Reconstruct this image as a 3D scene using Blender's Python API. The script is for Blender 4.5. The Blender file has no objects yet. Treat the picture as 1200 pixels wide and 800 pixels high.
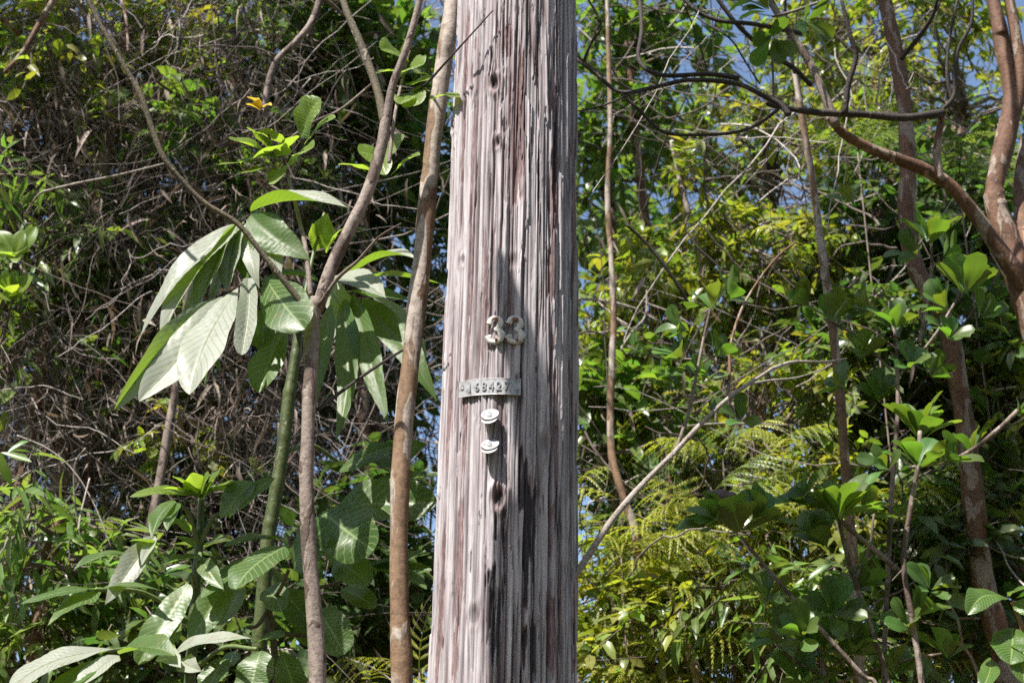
import bpy, math, random
import numpy as np
from mathutils import Vector, Matrix

R = math.radians
rs = np.random.default_rng(11)
scn = bpy.context.scene
COL = scn.collection

# ------------------------------------------------------------------ camera
CAM = np.array([0.0, 0.0, 1.6]); PITCH = R(23); HF = R(36)
TH = math.tan(HF / 2)
FWD = np.array([0, math.cos(PITCH), math.sin(PITCH)])
UPV = np.array([0, -math.sin(PITCH), math.cos(PITCH)])
RGT = np.array([1.0, 0, 0])

def ray(px, py):
    return FWD + RGT * ((px - 600) / 600 * TH) + UPV * ((400 - py) / 600 * TH)

def at(px, py, Y):
    d = ray(px, py)
    return CAM + d * (Y / d[1])

def mpp(px, py, Y):
    return (Y / ray(px, py)[1]) * 2 * TH / 1200

cd = bpy.data.cameras.new('camera'); co = bpy.data.objects.new('camera', cd); COL.objects.link(co)
co.location = CAM; co.rotation_euler = (R(90) + PITCH, 0, 0)
cd.sensor_width = 36; cd.angle = HF; cd.clip_start = 0.05; cd.clip_end = 3000
cd.dof.use_dof = True; cd.dof.focus_distance = 3.45; cd.dof.aperture_fstop = 6.3
scn.camera = co

# ------------------------------------------------------------------ light
SAZ, SEL = R(42), R(58)
SUN = np.array([-math.sin(SAZ) * math.cos(SEL), -math.cos(SAZ) * math.cos(SEL), math.sin(SEL)])
w = bpy.data.worlds.new('World'); scn.world = w; w.use_nodes = True
nt = w.node_tree; bg = nt.nodes['Background']
sky = nt.nodes.new('ShaderNodeTexSky'); sky.sky_type = 'NISHITA'; sky.sun_disc = False
sky.sun_elevation = SEL; sky.sun_rotation = math.atan2(SUN[0], SUN[1]); sky.altitude = 300; sky.dust_density = 1.6; sky.ozone_density = 1.2
nt.links.new(sky.outputs[0], bg.inputs[0]); bg.inputs[1].default_value = 0.105
sl = bpy.data.lights.new('sun', 'SUN'); sl.energy = 5.0; sl.angle = R(0.55); sl.color = (1, 0.95, 0.88)
so = bpy.data.objects.new('sun', sl); COL.objects.link(so)
so.rotation_euler = Vector(SUN).to_track_quat('Z', 'Y').to_euler(); so.location = (-8, -8, 15)

scn.view_settings.view_transform = 'Standard'; scn.view_settings.look = 'None'
scn.view_settings.exposure = 1.03; scn.view_settings.gamma = 1
scn.render.engine = 'CYCLES'
cy = scn.cycles
cy.max_bounces = 7; cy.diffuse_bounces = 3; cy.glossy_bounces = 2; cy.transmission_bounces = 4
cy.transparent_max_bounces = 4; cy.sample_clamp_indirect = 6; cy.caustics_reflective = False; cy.caustics_refractive = False
cy.use_denoising = False; cy.use_adaptive_sampling = True; cy.adaptive_threshold = 0.02

# ------------------------------------------------------------------ helpers
def norm(v):
    v = np.asarray(v, float)
    return v / (np.linalg.norm(v, axis=-1, keepdims=True) + 1e-12)

def tag(o, label=None, cat=None, group=None, kind=None):
    if label: o['label'] = label
    if cat: o['category'] = cat
    if group: o['group'] = group
    if kind: o['kind'] = kind
    return o

def thing(name, label, cat, loc=(0, 0, 0), group=None):
    o = bpy.data.objects.new(name, None); COL.objects.link(o)
    o.location = loc; o.empty_display_size = 0.1
    return tag(o, label, cat, group)

def mesh_from(name, V, quads, tris, mats, uv=None, mi=None, attrs=None, smooth=True):
    me = bpy.data.meshes.new(name)
    nq, ntr = len(quads), len(tris)
    me.vertices.add(len(V)); me.vertices.foreach_set('co', np.asarray(V, np.float32).ravel())
    me.loops.add(nq * 4 + ntr * 3); me.polygons.add(nq + ntr)
    lv = np.concatenate([np.asarray(quads, np.int32).reshape(-1), np.asarray(tris, np.int32).reshape(-1)])
    me.loops.foreach_set('vertex_index', lv)
    ls = np.concatenate([np.arange(nq) * 4, nq * 4 + np.arange(ntr) * 3]).astype(np.int32)
    me.polygons.foreach_set('loop_start', ls)
    if mi is not None: me.polygons.foreach_set('material_index', np.asarray(mi, np.int32))
    me.polygons.foreach_set('use_smooth', np.full(nq + ntr, smooth))
    if uv is not None:
        a = me.attributes.new('luv', 'FLOAT2', 'POINT'); a.data.foreach_set('vector', np.asarray(uv, np.float32).ravel())
    for k, v in (attrs or {}).items():
        a = me.attributes.new(k, 'FLOAT', 'POINT'); a.data.foreach_set('value', np.asarray(v, np.float32).ravel())
    me.update(calc_edges=True); me.validate()
    for m in mats: me.materials.append(m)
    return me

class MB:
    def __init__(s): s.V = []; s.Q = []; s.T = []; s.U = []; s.n = 0; s.mq = []; s.mt = []
    def add(s, V, Q=None, T=None, uv=None, mi=0):
        V = np.asarray(V, float).reshape(-1, 3)
        Q = np.zeros((0, 4), int) if Q is None else np.asarray(Q).reshape(-1, 4)
        T = np.zeros((0, 3), int) if T is None else np.asarray(T).reshape(-1, 3)
        s.V.append(V); s.Q.append(Q + s.n); s.T.append(T + s.n)
        s.U.append(np.zeros((len(V), 2)) if uv is None else np.asarray(uv).reshape(-1, 2))
        s.mq.append(np.full(len(Q), mi)); s.mt.append(np.full(len(T), mi)); s.n += len(V)
        return s
    def mesh(s, name, mats, origin=(0, 0, 0), smooth=True):
        if not isinstance(mats, (list, tuple)): mats = [mats]
        return mesh_from(name, np.concatenate(s.V) - np.asarray(origin), np.concatenate(s.Q), np.concatenate(s.T), mats,
                         np.concatenate(s.U), np.concatenate(s.mq + s.mt), smooth=smooth)
    def build(s, name, mats, parent=None, smooth=True):
        """link as one object; vertices are world points; a parent Empty has only a location"""
        org = np.zeros(3); p = parent
        if p is not None and p.parent is None: org = np.array(p.location)
        elif p is not None: org = np.array(p.parent.location)
        o = bpy.data.objects.new(name, s.mesh(name, mats, org, smooth)); COL.objects.link(o)
        if parent is not None: o.parent = parent
        return o

def catmull(P, n):
    P = np.asarray(P, float)
    if len(P) == 2: 
        t = np.linspace(0, 1, n + 1)[:, None]; return P[0] * (1 - t) + P[1] * t
    Q = np.vstack([2 * P[0] - P[1], P, 2 * P[-1] - P[-2]]); out = []
    for i in range(1, len(Q) - 2):
        p0, p1, p2, p3 = Q[i - 1], Q[i], Q[i + 1], Q[i + 2]
        t = np.linspace(0, 1, n, endpoint=False)[:, None]
        out.append(0.5 * (2 * p1 + (p2 - p0) * t + (2 * p0 - 5 * p1 + 4 * p2 - p3) * t ** 2 + (3 * p1 - p0 - 3 * p2 + p3) * t ** 3))
    out.append(P[-1:]); return np.vstack(out)

def tube(mb, P, rad, k=10, n=6, bump=0.06, seed=0, rings=None, mi=0):
    P = np.asarray(P, float); rad = np.asarray(rad, float).reshape(-1)
    C = catmull(P, n)
    rr = np.interp(np.linspace(0, 1, len(C)), np.linspace(0, 1, len(rad)), rad)
    g = np.random.default_rng(seed)
    T = np.gradient(C, axis=0); T = norm(T)
    ref = np.array([0.31, 0.83, 0.2]); 
    U = np.zeros_like(C); u = norm(np.cross(T[0], ref))
    for i in range(len(C)):
        u = u - T[i] * np.dot(u, T[i]); u = u / (np.linalg.norm(u) + 1e-9); U[i] = u
    W = np.cross(T, U)
    a = np.arange(k) / k * 2 * math.pi
    wob = 1 + bump * g.standard_normal((len(C), k)) * 0.6 + bump * g.standard_normal((len(C), 1))
    kk_ = np.array([1, 2, 3, 2, 1]) / 9.; pad = np.pad(wob, ((2, 2), (0, 0)), mode='edge'); wob = sum(kk_[q] * pad[q:q + len(C)] for q in range(5))
    if k >= 14 and not rings:      # swellings and old branch scars
        zz = np.arange(len(C)); nsc = max(3, len(C) // 14)
        for q in range(nsc):
            c_, aa = g.integers(0, len(C)), g.random() * 6.28; wob = wob + .22 * np.exp(-((zz - c_) / 1.1) ** 2)[:, None] * np.exp(-(((np.arange(k) / k * 6.283 - aa + 3.14) % 6.283 - 3.14) / .5) ** 2)[None]
        wob = wob + .07 * np.sin(zz * .37 + g.random() * 6)[:, None] * np.sin(zz * .13)[:, None]
    if rings: wob = wob + rings[1] * (np.arange(len(C)) % rings[0] == 0)[:, None]
    V = C[:, None] + (U[:, None] * np.cos(a)[None, :, None] + W[:, None] * np.sin(a)[None, :, None]) * (rr[:, None, None] * wob[:, :, None])
    m = len(C); i = np.arange(m - 1)[:, None] * k; j = np.arange(k)[None]
    Q = np.stack([i + j, i + (j + 1) % k, i + k + (j + 1) % k, i + k + j], -1).reshape(-1, 4)
    V = V.reshape(-1, 3); c0 = len(V); V = np.vstack([V, C[:1], C[-1:] + T[-1:] * rr[-1]])
    jj = np.arange(k)
    Tt = np.vstack([np.stack([np.full(k, c0), (jj + 1) % k, jj], -1), np.stack([np.full(k, c0 + 1), (m - 1) * k + jj, (m - 1) * k + (jj + 1) % k], -1)])
    mb.add(V, Q, Tt, mi=mi)

def strands(mb, P, rad, k=3):
    """P: n x m x 3 thin stems at once, rad: n x m"""
    n, m, _ = P.shape
    T = norm(np.gradient(P, axis=1))
    ref = np.broadcast_to(np.array([0.23, 0.9, 0.37]), T.shape)
    U = norm(np.cross(T, ref)); W = np.cross(T, U)
    a = np.arange(k) / k * 2 * math.pi
    V = P[:, :, None] + (U[:, :, None] * np.cos(a)[:, None] + W[:, :, None] * np.sin(a)[:, None]) * rad[:, :, None, None]
    b = (np.arange(n)[:, None, None] * m + np.arange(m - 1)[None, :, None]) * k; j = np.arange(k)[None, None]
    Q = np.stack([b + j, b + (j + 1) % k, b + k + (j + 1) % k, b + k + j], -1).reshape(-1, 4)
    mb.add(V.reshape(-1, 3), Q)

LV = np.array([[0, 0, 0], [.33, 0, 0], [.68, 0, 0], [1, 0, 0], [.30, 1, 0], [.68, .86, 0], [.30, -1, 0], [.68, -.86, 0]])
LQ = np.array([[1, 2, 5, 4], [1, 6, 7, 2]]); LT = np.array([[0, 1, 4], [0, 6, 1], [2, 3, 5], [2, 7, 3]])

def leaves(mb, pos, d, nrm, L, W, droop=0.25, fold=0.35, seed=0):
    g = np.random.default_rng(seed); n = len(pos)
    d = norm(d); s = norm(np.cross(d, nrm)); nn = np.cross(s, d)
    u = LV[:, 0][None]; x = LV[:, 1][None]
    W = np.broadcast_to(np.asarray(W, float), (n,)); L = np.broadcast_to(np.asarray(L, float), (n,))
    fo = fold * (0.5 + g.random((n, 1))); dr = droop * (0.2 + 1.6 * g.random((n, 1)))
    h = np.abs(x) * fo * (W[:, None] / 2) - dr * u ** 2 * L[:, None]
    V = pos[:, None] + d[:, None] * (u * L[:, None])[..., None] + s[:, None] * (x * W[:, None] / 2)[..., None] + nn[:, None] * h[..., None]
    o = (np.arange(n) * 8)[:, None, None]
    uv = np.broadcast_to(np.stack([LV[:, 1], LV[:, 0]], -1)[None], (n, 8, 2))
    mb.add(V.reshape(-1, 3), (LQ[None] + o).reshape(-1, 4), (LT[None] + o).reshape(-1, 3), uv.reshape(-1, 2))

SH = {'obov': (1.25, .5), 'ell': (.75, .62), 'lance': (.75, 1.0), 'round': (.55, .5), 'oblong': (.5, .42), 'pt': (1.05, .72)}
def hero(mb, B, Tp, width, N0, sag=0.12, fold=0.25, shape='ell', ripple=0.05, k=9, roll=0.0, curl=0.0, flip=False, nu=26, nx=10, wave=0.04, seed=0, mi=0):
    """one leaf blade as a surface with a folded midrib, corrugated side veins and a wavy edge"""
    g = np.random.default_rng(seed)
    B = np.asarray(B, float); Tp = np.asarray(Tp, float); D = Tp - B; L = np.linalg.norm(D)
    N0 = norm(N0); N0 = norm(N0 - D * np.dot(N0, D) / L ** 2)
    if roll:
        ax = D / L; N0 = N0 * math.cos(roll) + np.cross(ax, N0) * math.sin(roll)
    Cc = (B + Tp) / 2 + N0 * sag * L
    v = np.linspace(0, 1, nu)
    sp = (1 - v)[:, None] ** 2 * B + 2 * ((1 - v) * v)[:, None] * Cc + v[:, None] ** 2 * Tp
    S0 = norm(np.cross(D, N0)); sp = sp + S0 * (L * g.uniform(-.06, .06) * np.sin(math.pi * v))[:, None] + N0 * (L * g.uniform(-.02, .02) * np.sin(2 * math.pi * v))[:, None]
    T = norm(np.gradient(sp, axis=0)); S = norm(np.cross(T, N0)); N = np.cross(S, T)
    tw = (g.uniform(-.55, .55) * (v - .3))[:, None]; S, N = S * np.cos(tw) + N * np.sin(tw), N * np.cos(tw) - S * np.sin(tw)
    a, b = SH[shape]; wv = v ** a * (1 - v) ** b; wv = wv / wv.max(); wv = np.maximum(wv, 0.012)
    x = np.linspace(-1, 1, nx + 1); ax_ = np.abs(x)[None]
    hw = (width / 2) * wv[:, None]
    p1, p2 = g.random(2) * 6.28
    edge = 1 + wave * np.sin(v * 17 + p1)[:, None] * np.sign(x)[None]
    fo = fold * (0.8 + 0.4 * np.sin(v * 3 + p2))[:, None]
    ph = k * (v[:, None] + .014 * np.sin(v * 21 + p1)[:, None] - 0.22 * ax_)
    hgt = np.sin(fo) * ax_ * hw + ripple * (.75 + .5 * np.sin(v * 9 + p2) )[:, None] * width * (np.abs(np.sin(math.pi * ph)) - .5) * np.minimum(ax_ * 2, 1) * (1 - .8 * ax_ ** 4) * wv[:, None] \
        + curl * ax_ ** 2 * hw + wave * width * .8 * np.sin(v[:, None] * 11 + p2 + x[None] * 1.5) * ax_ * wv[:, None]
    off = np.cos(fo) * x[None] * hw * edge
    V = sp[:, None] + S[:, None] * off[..., None] + N[:, None] * hgt[..., None]
    c = nx + 1; i = np.arange(nu - 1)[:, None] * c; j = np.arange(nx)[None]
    Q = np.stack([i + j, i + j + 1, i + c + j + 1, i + c + j], -1).reshape(-1, 4)
    if flip: Q = Q[:, ::-1]
    uv = np.stack([np.broadcast_to(x[None], (nu, c)), np.broadcast_to(v[:, None], (nu, c))], -1)
    mb.add(V.reshape(-1, 3), Q, uv=uv.reshape(-1, 2), mi=mi)

# ------------------------------------------------------------------ materials
def newmat(name):
    m = bpy.data.materials.new(name); m.use_nodes = True
    nt = m.node_tree; nt.nodes.clear()
    def N(t, **kw):
        n = nt.nodes.new(t)
        for k_, v_ in kw.items():
            if k_ in n.inputs.keys(): n.inputs[k_].default_value = v_
            else: setattr(n, k_, v_)
        return n
    return m, nt, N, nt.links.new

def ramp(N, stops):
    n = N('ShaderNodeValToRGB'); e = n.color_ramp.elements
    while len(e) < len(stops): e.new(0.5)
    for q, (p, c) in zip(e, stops): q.position = p; q.color = (*c, 1) if len(c) == 3 else c
    return n

def math_(N, Lk, op, a, b=None, c=None):
    n = N('ShaderNodeMath', operation=op)
    for i, v in enumerate((a, b, c)):
        if v is None: continue
        if isinstance(v, (int, float)): n.inputs[i].default_value = v
        else: Lk(v, n.inputs[i])
    return n.outputs[0]

def mixc(N, Lk, f, a, b, mode='MIX'):
    n = N('ShaderNodeMix', data_type='RGBA', blend_type=mode)
    for s, v in ((n.inputs[0], f), (n.inputs[6], a), (n.inputs[7], b)):
        if isinstance(v, (int, float)): s.default_value = v
        elif isinstance(v, tuple): s.default_value = (*v, 1)
        else: Lk(v, s)
    return n.outputs[2]

def leaf_mat(name, top, under, trans, rough=0.42, spec=0.5, tfac=0.38, veins=0, vcol=(.35, .4, .2), vary=0.5, hue=0.04, vs=0.5, blem=0.25, blemcol=(.22, .13, .05)):
    m, nt, N, Lk = newmat(name)
    out = N('ShaderNodeOutputMaterial'); geo = N('ShaderNodeNewGeometry')
    col = mixc(N, Lk, geo.outputs['Backfacing'], top, under)
    hsv = N('ShaderNodeHueSaturation'); Lk(col, hsv.inputs['Color'])
    rnd = geo.outputs['Random Per Island']
    Lk(math_(N, Lk, 'MULTIPLY_ADD', rnd, 2 * hue, 0.5 - hue), hsv.inputs['Hue'])
    r2 = math_(N, Lk, 'FRACT', math_(N, Lk, 'MULTIPLY', rnd, 17.3))
    val = math_(N, Lk, 'MULTIPLY_ADD', r2, vary, 1 - vary / 2); Lk(val, hsv.inputs['Value'])
    c = hsv.outputs[0]
    tc = N('ShaderNodeTexCoord'); nz = N('ShaderNodeTexNoise', Scale=38.0, Detail=4.0); Lk(tc.outputs['Object'], nz.inputs['Vector'])
    rm = ramp(N, [(.58, (0, 0, 0)), (.74, (1, 1, 1))]); Lk(nz.outputs[0], rm.inputs[0])
    c = mixc(N, Lk, math_(N, Lk, 'MULTIPLY', rm.outputs[0], blem), c, blemcol)
    bsdf = N('ShaderNodeBsdfPrincipled', Roughness=rough); bsdf.inputs['Specular IOR Level'].default_value = spec
    th = N('ShaderNodeHueSaturation'); th.inputs['Color'].default_value = (*trans, 1); Lk(val, th.inputs['Value'])
    Lk(math_(N, Lk, 'MULTIPLY_ADD', rnd, 2 * hue, 0.5 - hue), th.inputs['Hue'])
    tcol = th.outputs[0]
    if veins:
        at_ = N('ShaderNodeAttribute', attribute_name='luv'); sx = N('ShaderNodeSeparateXYZ'); Lk(at_.outputs['Vector'], sx.inputs[0])
        au = math_(N, Lk, 'ABSOLUTE', sx.outputs[0])
        mid = math_(N, Lk, 'LESS_THAN', au, 0.045)
        ph = math_(N, Lk, 'FRACT', math_(N, Lk, 'MULTIPLY', math_(N, Lk, 'SUBTRACT', sx.outputs[1], math_(N, Lk, 'MULTIPLY', au, 0.22)), float(veins)))
        lat = math_(N, Lk, 'MULTIPLY', math_(N, Lk, 'LESS_THAN', math_(N, Lk, 'ABSOLUTE', math_(N, Lk, 'SUBTRACT', ph, 0.5)), 0.09), 0.6)
        vm = math_(N, Lk, 'MULTIPLY', math_(N, Lk, 'MAXIMUM', mid, lat), vs)
        c = mixc(N, Lk, vm, c, vcol); tcol = mixc(N, Lk, math_(N, Lk, 'MULTIPLY', vm, .6), tcol, vcol)
        nz2 = N('ShaderNodeTexNoise', Scale=160.0, Detail=3.0); Lk(tc.outputs['Object'], nz2.inputs['Vector'])
        bp = N('ShaderNodeBump', Strength=.12, Distance=.002); Lk(nz2.outputs[0], bp.inputs['Height']); Lk(bp.outputs[0], bsdf.inputs['Normal'])
    Lk(c, bsdf.inputs['Base Color'])
    tr = N('ShaderNodeBsdfTranslucent'); Lk(tcol, tr.inputs['Color'])
    ms = N('ShaderNodeMixShader'); ms.inputs[0].default_value = tfac
    Lk(bsdf.outputs[0], ms.inputs[1]); Lk(tr.outputs[0], ms.inputs[2]); Lk(ms.outputs[0], out.inputs[0])
    return m

def bark_mat(name, a, b, patch, scale=14, pthr=.6, stretch=.35, rough=.75, bump=.5):
    m, nt, N, Lk = newmat(name)
    out = N('ShaderNodeOutputMaterial'); tc = N('ShaderNodeTexCoord'); mp = N('ShaderNodeMapping'); mp.inputs['Scale'].default_value = (1, 1, stretch)
    Lk(tc.outputs['Object'], mp.inputs['Vector'])
    n1 = N('ShaderNodeTexNoise', Scale=float(scale), Detail=6.0, Roughness=.65); Lk(mp.outputs[0], n1.inputs['Vector'])
    n2 = N('ShaderNodeTexNoise', Scale=scale * 2.3, Detail=3.0, Distortion=.6); Lk(mp.outputs[0], n2.inputs['Vector'])
    n3 = N('ShaderNodeTexNoise', Scale=scale * 8.0, Detail=6.0, Roughness=.7); Lk(tc.outputs['Object'], n3.inputs['Vector'])
    r1 = ramp(N, [(.35, a), (.65, b)]); Lk(n1.outputs[0], r1.inputs[0])
    r2 = ramp(N, [(pthr, (0, 0, 0)), (pthr + .035, (1, 1, 1))]); Lk(n2.outputs[0], r2.inputs[0])
    c = mixc(N, Lk, math_(N, Lk, 'MULTIPLY', r2.outputs[0], .92), r1.outputs[0], patch)
    r3 = ramp(N, [(.36, (.34, .31, .29)), (.54, (1, 1, 1))]); Lk(n3.outputs[0], r3.inputs[0])
    c = mixc(N, Lk, .7, c, r3.outputs[0], 'MULTIPLY')
    bs = N('ShaderNodeBsdfPrincipled', Roughness=rough); Lk(c, bs.inputs['Base Color'])
    bp = N('ShaderNodeBump', Strength=bump, Distance=.009); Lk(math_(N, Lk, 'ADD', n3.outputs[0], r2.outputs[0]), bp.inputs['Height']); Lk(bp.outputs[0], bs.inputs['Normal'])
    Lk(bs.outputs[0], out.inputs[0]); return m

def twig_mat(name, cols, rough=.8):
    m, nt, N, Lk = newmat(name)
    out = N('ShaderNodeOutputMaterial'); geo = N('ShaderNodeNewGeometry')
    r1 = ramp(N, [(i / max(1, len(cols) - 1), c) for i, c in enumerate(cols)]); Lk(geo.outputs['Random Per Island'], r1.inputs[0])
    tc = N('ShaderNodeTexCoord'); n1 = N('ShaderNodeTexNoise', Scale=40.0, Detail=3.0); Lk(tc.outputs['Object'], n1.inputs['Vector'])
    r3 = ramp(N, [(.35, (.5, .47, .45)), (.6, (1, 1, 1))]); Lk(n1.outputs[0], r3.inputs[0])
    bs = N('ShaderNodeBsdfPrincipled', Roughness=rough); Lk(mixc(N, Lk, .8, r1.outputs[0], r3.outputs[0], 'MULTIPLY'), bs.inputs['Base Color'])
    Lk(bs.outputs[0], out.inputs[0]); return m

def plain_mat(name, col, rough=.5, metal=0., noise=None, nscale=60, bump=.0):
    m, nt, N, Lk = newmat(name)
    out = N('ShaderNodeOutputMaterial'); bs = N('ShaderNodeBsdfPrincipled', Roughness=rough, Metallic=metal)
    tc = N('ShaderNodeTexCoord'); n1 = N('ShaderNodeTexNoise', Scale=float(nscale), Detail=5.0, Roughness=.6); Lk(tc.outputs['Object'], n1.inputs['Vector'])
    r1 = ramp(N, noise or [(.4, col), (.6, tuple(x * .75 for x in col))]); Lk(n1.outputs[0], r1.inputs[0]); Lk(r1.outputs[0], bs.inputs['Base Color'])
    if bump:
        bp = N('ShaderNodeBump', Strength=bump, Distance=.002); Lk(n1.outputs[0], bp.inputs['Height']); Lk(bp.outputs[0], bs.inputs['Normal'])
    Lk(bs.outputs[0], out.inputs[0]); return m

M = {}
M['round'] = leaf_mat('round_leaf', (.065, .125, .022), (.11, .17, .05), (.24, .42, .03), rough=.3, vary=.8, hue=.03, veins=1, vs=.3)
M['yellow'] = leaf_mat('yellow_leaf', (.14, .185, .022), (.18, .22, .05), (.46, .55, .035), rough=.32, vary=.8, hue=.045, veins=1, vs=.2)
M['lance'] = leaf_mat('lance_leaf', (.09, .16, .035), (.12, .19, .05), (.28, .45, .05), rough=.33, vary=.7, hue=.03, veins=1, vs=.3)
M['dark'] = leaf_mat('dark_leaf', (.045, .085, .02), (.08, .12, .045), (.15, .27, .03), rough=.34, vary=.8, hue=.035, veins=1, vs=.2)
M['dry'] = leaf_mat('dry_leaf', (.22, .17, .14), (.28, .225, .19), (.2, .13, .08), rough=.7, spec=.25, tfac=.2, vary=1.3, hue=.02)
M['fern'] = leaf_mat('fern_blade', (.30, .33, .03), (.34, .36, .07), (.6, .66, .05), rough=.42, vary=.5, hue=.03, blem=.3)
M['ferng'] = leaf_mat('green_fern_blade', (.10, .16, .03), (.14, .2, .06), (.3, .42, .05), rough=.42, vary=.5, hue=.03)
M['silver'] = leaf_mat('silver_leaf', (.075, .145, .03), (.42, .44, .37), (.34, .55, .03), rough=.45, spec=.35, tfac=.36, veins=13, vcol=(.17, .2, .1), vary=.3, hue=.012, vs=.95, blem=.4)
M['bigleaf'] = leaf_mat('broad_leaf', (.075, .14, .035), (.13, .20, .07), (.28, .48, .03), rough=.4, tfac=.4, veins=11, vcol=(.36, .44, .2), vary=.3, hue=.015, vs=.6, blem=.45)
M['young'] = leaf_mat('young_leaf', (.15, .23, .035), (.22, .28, .09), (.46, .66, .04), rough=.4, tfac=.46, veins=10, vcol=(.45, .5, .2), vary=.25, hue=.015, vs=.5, blem=.1)
M['gloss'] = leaf_mat('glossy_leaf', (.075, .14, .032), (.14, .21, .06), (.28, .48, .03), rough=.4, spec=.45, tfac=.3, veins=8, vcol=(.2, .27, .1), vary=.6, hue=.025, vs=.3, blem=.12)
M['puckered'] = leaf_mat('puckered_leaf', (.08, .16, .03), (.15, .22, .07), (.25, .4, .04), rough=.35, veins=16, vcol=(.3, .38, .12), vary=.3, hue=.02, vs=.8)
M['gold'] = leaf_mat('golden_leaf', (.6, .42, .03), (.6, .45, .06), (.8, .55, .04), rough=.5, veins=8, vary=.2, hue=.01)
M['brownleaf'] = leaf_mat('brown_leaf', (.14, .085, .07), (.2, .14, .12), (.1, .05, .03), rough=.6, veins=8, vcol=(.1, .06, .05), vary=.2, hue=.01, tfac=.12)

M['guava'] = bark_mat('orange_brown_bark', (.17, .10, .055), (.27, .17, .10), (.42, .36, .31), 7, .50, .3, bump=.25)
M['grey'] = bark_mat('grey_brown_bark', (.16, .115, .095), (.33, .27, .23), (.10, .065, .048), 9, .53, .4, bump=.4)
M['olive'] = bark_mat('olive_bark', (.07, .058, .03), (.16, .125, .07), (.26, .22, .18), 16, .62, .4)
M['brown'] = bark_mat('brown_bark', (.10, .045, .024), (.21, .11, .062), (.32, .25, .2), 8, .535, .35, bump=.4)
M['darkbark'] = bark_mat('dark_bark', (.026, .019, .015), (.062, .047, .038), (.14, .11, .09), 20, .64, .4)
M['pale'] = bark_mat('pale_bark', (.30, .25, .21), (.44, .39, .35), (.2, .14, .11), 18, .63, .4)
M['green'] = bark_mat('green_stem', (.05, .07, .015), (.09, .115, .03), (.2, .2, .1), 12, .68, .5, rough=.45, bump=.25)
M['petiole'] = plain_mat('petiole_green', (.14, .19, .06), .5)
M['twig'] = twig_mat('twig_bark', [(.10, .07, .055), (.2, .15, .12), (.32, .26, .22), (.14, .10, .08), (.42, .37, .34)])
M['vine'] = twig_mat('dry_vine', [(.05, .034, .03), (.10, .07, .06), (.2, .155, .14), (.06, .045, .038), (.62, .55, .52), (.11, .08, .068)])

# ------------------------------------------------------------------ ground
def terr(x, y):
    x = np.asarray(x, float); y = np.asarray(y, float)
    t = np.clip((y - 4.3) / 3.6, 0, 1); t = t * t * (3 - 2 * t)
    return 1.9 * t + .05 * np.sin(x * 1.7 + y) + .04 * np.sin(y * 2.3 - x * .8) - .03
gx = np.concatenate([np.linspace(-900, -14, 12), np.linspace(-12, 12, 60), np.linspace(14, 900, 12)])
gy = np.concatenate([np.linspace(-900, -8, 12), np.linspace(-6, 16, 60), np.linspace(18, 900, 14)])
X, Yg = np.meshgrid(gx, gy); Z = terr(X, Yg)
c = len(gx); i = np.arange(len(gy) - 1)[:, None] * c; j = np.arange(c - 1)[None]
mg = MB().add(np.stack([X, Yg, Z], -1).reshape(-1, 3), np.stack([i + j, i + j + 1, i + c + j + 1, i + c + j], -1).reshape(-1, 4))
gm = plain_mat('leaf_litter_soil', (.1, .07, .045), .95, 0, [(.35, (.05, .035, .022)), (.5, (.12, .085, .05)), (.62, (.07, .09, .03))], 4, .8)
tag(mg.build('ground', gm), 'brown leaf littered soil rising into a bank', None, None, 'structure')

# ------------------------------------------------------------------ the pole
YP = 3.29
PB, PT = at(589.5, 800, YP), at(606.5, 0, YP)
axis = norm(PT - PB)
base = PB - axis * ((PB[2] + 0.4) / axis[2])          # axis point at z=-0.4
xa = norm(np.array([1, 0, 0]) - axis * axis[0]); ya = np.cross(axis, xa)
FR = np.stack([xa, ya, axis])                          # local -> world: l @ FR + base
hB = np.dot(PB - base, axis); hT = np.dot(PT - base, axis)
rB = 87.0 * mpp(589, 800, YP) * .985; rT = 69.5 * mpp(606, 0, YP) * .985
def prad(h): return rB + (rT - rB) * (h - hB) / (hT - hB)
def toW(l): return np.asarray(l) @ FR + base

def polehit(px, py, off=0.0):
    """phi, h on the pole where the line of sight through a point of the photo meets it"""
    o = (CAM - base) @ FR.T; d = ray(px, py) @ FR.T; r = rB
    for _ in range(5):
        a = d[0] ** 2 + d[1] ** 2; b = o[0] * d[0] + o[1] * d[1]; cc = o[0] ** 2 + o[1] ** 2 - (r + off) ** 2
        t = (-b - math.sqrt(max(0, b * b - a * cc))) / a
        p = o + d * t; r = prad(p[2])
    return math.atan2(p[0], -p[1]), p[2]

def pp(phi, h, off): 
    r = prad(h) + off
    return np.stack([r * np.sin(phi), -r * np.cos(phi), h + 0 * phi], -1)

def vnoise(x, y, per, seed):
    g = np.random.default_rng(seed); Tt = g.random((per, 256))
    xi = np.floor(x).astype(int); yi = np.floor(y).astype(int); fx = x - xi; fy = y - yi
    fx = fx * fx * (3 - 2 * fx); fy = fy * fy * (3 - 2 * fy)
    A = lambda a, b: Tt[a % per, b % 256]
    return (A(xi, yi) * (1 - fx) + A(xi + 1, yi) * fx) * (1 - fy) + (A(xi, yi + 1) * (1 - fx) + A(xi + 1, yi + 1) * fx) * fy

def sstep(a, b, x):
    t = np.clip((x - a) / (b - a), 0, 1); return t * t * (3 - 2 * t)

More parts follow.
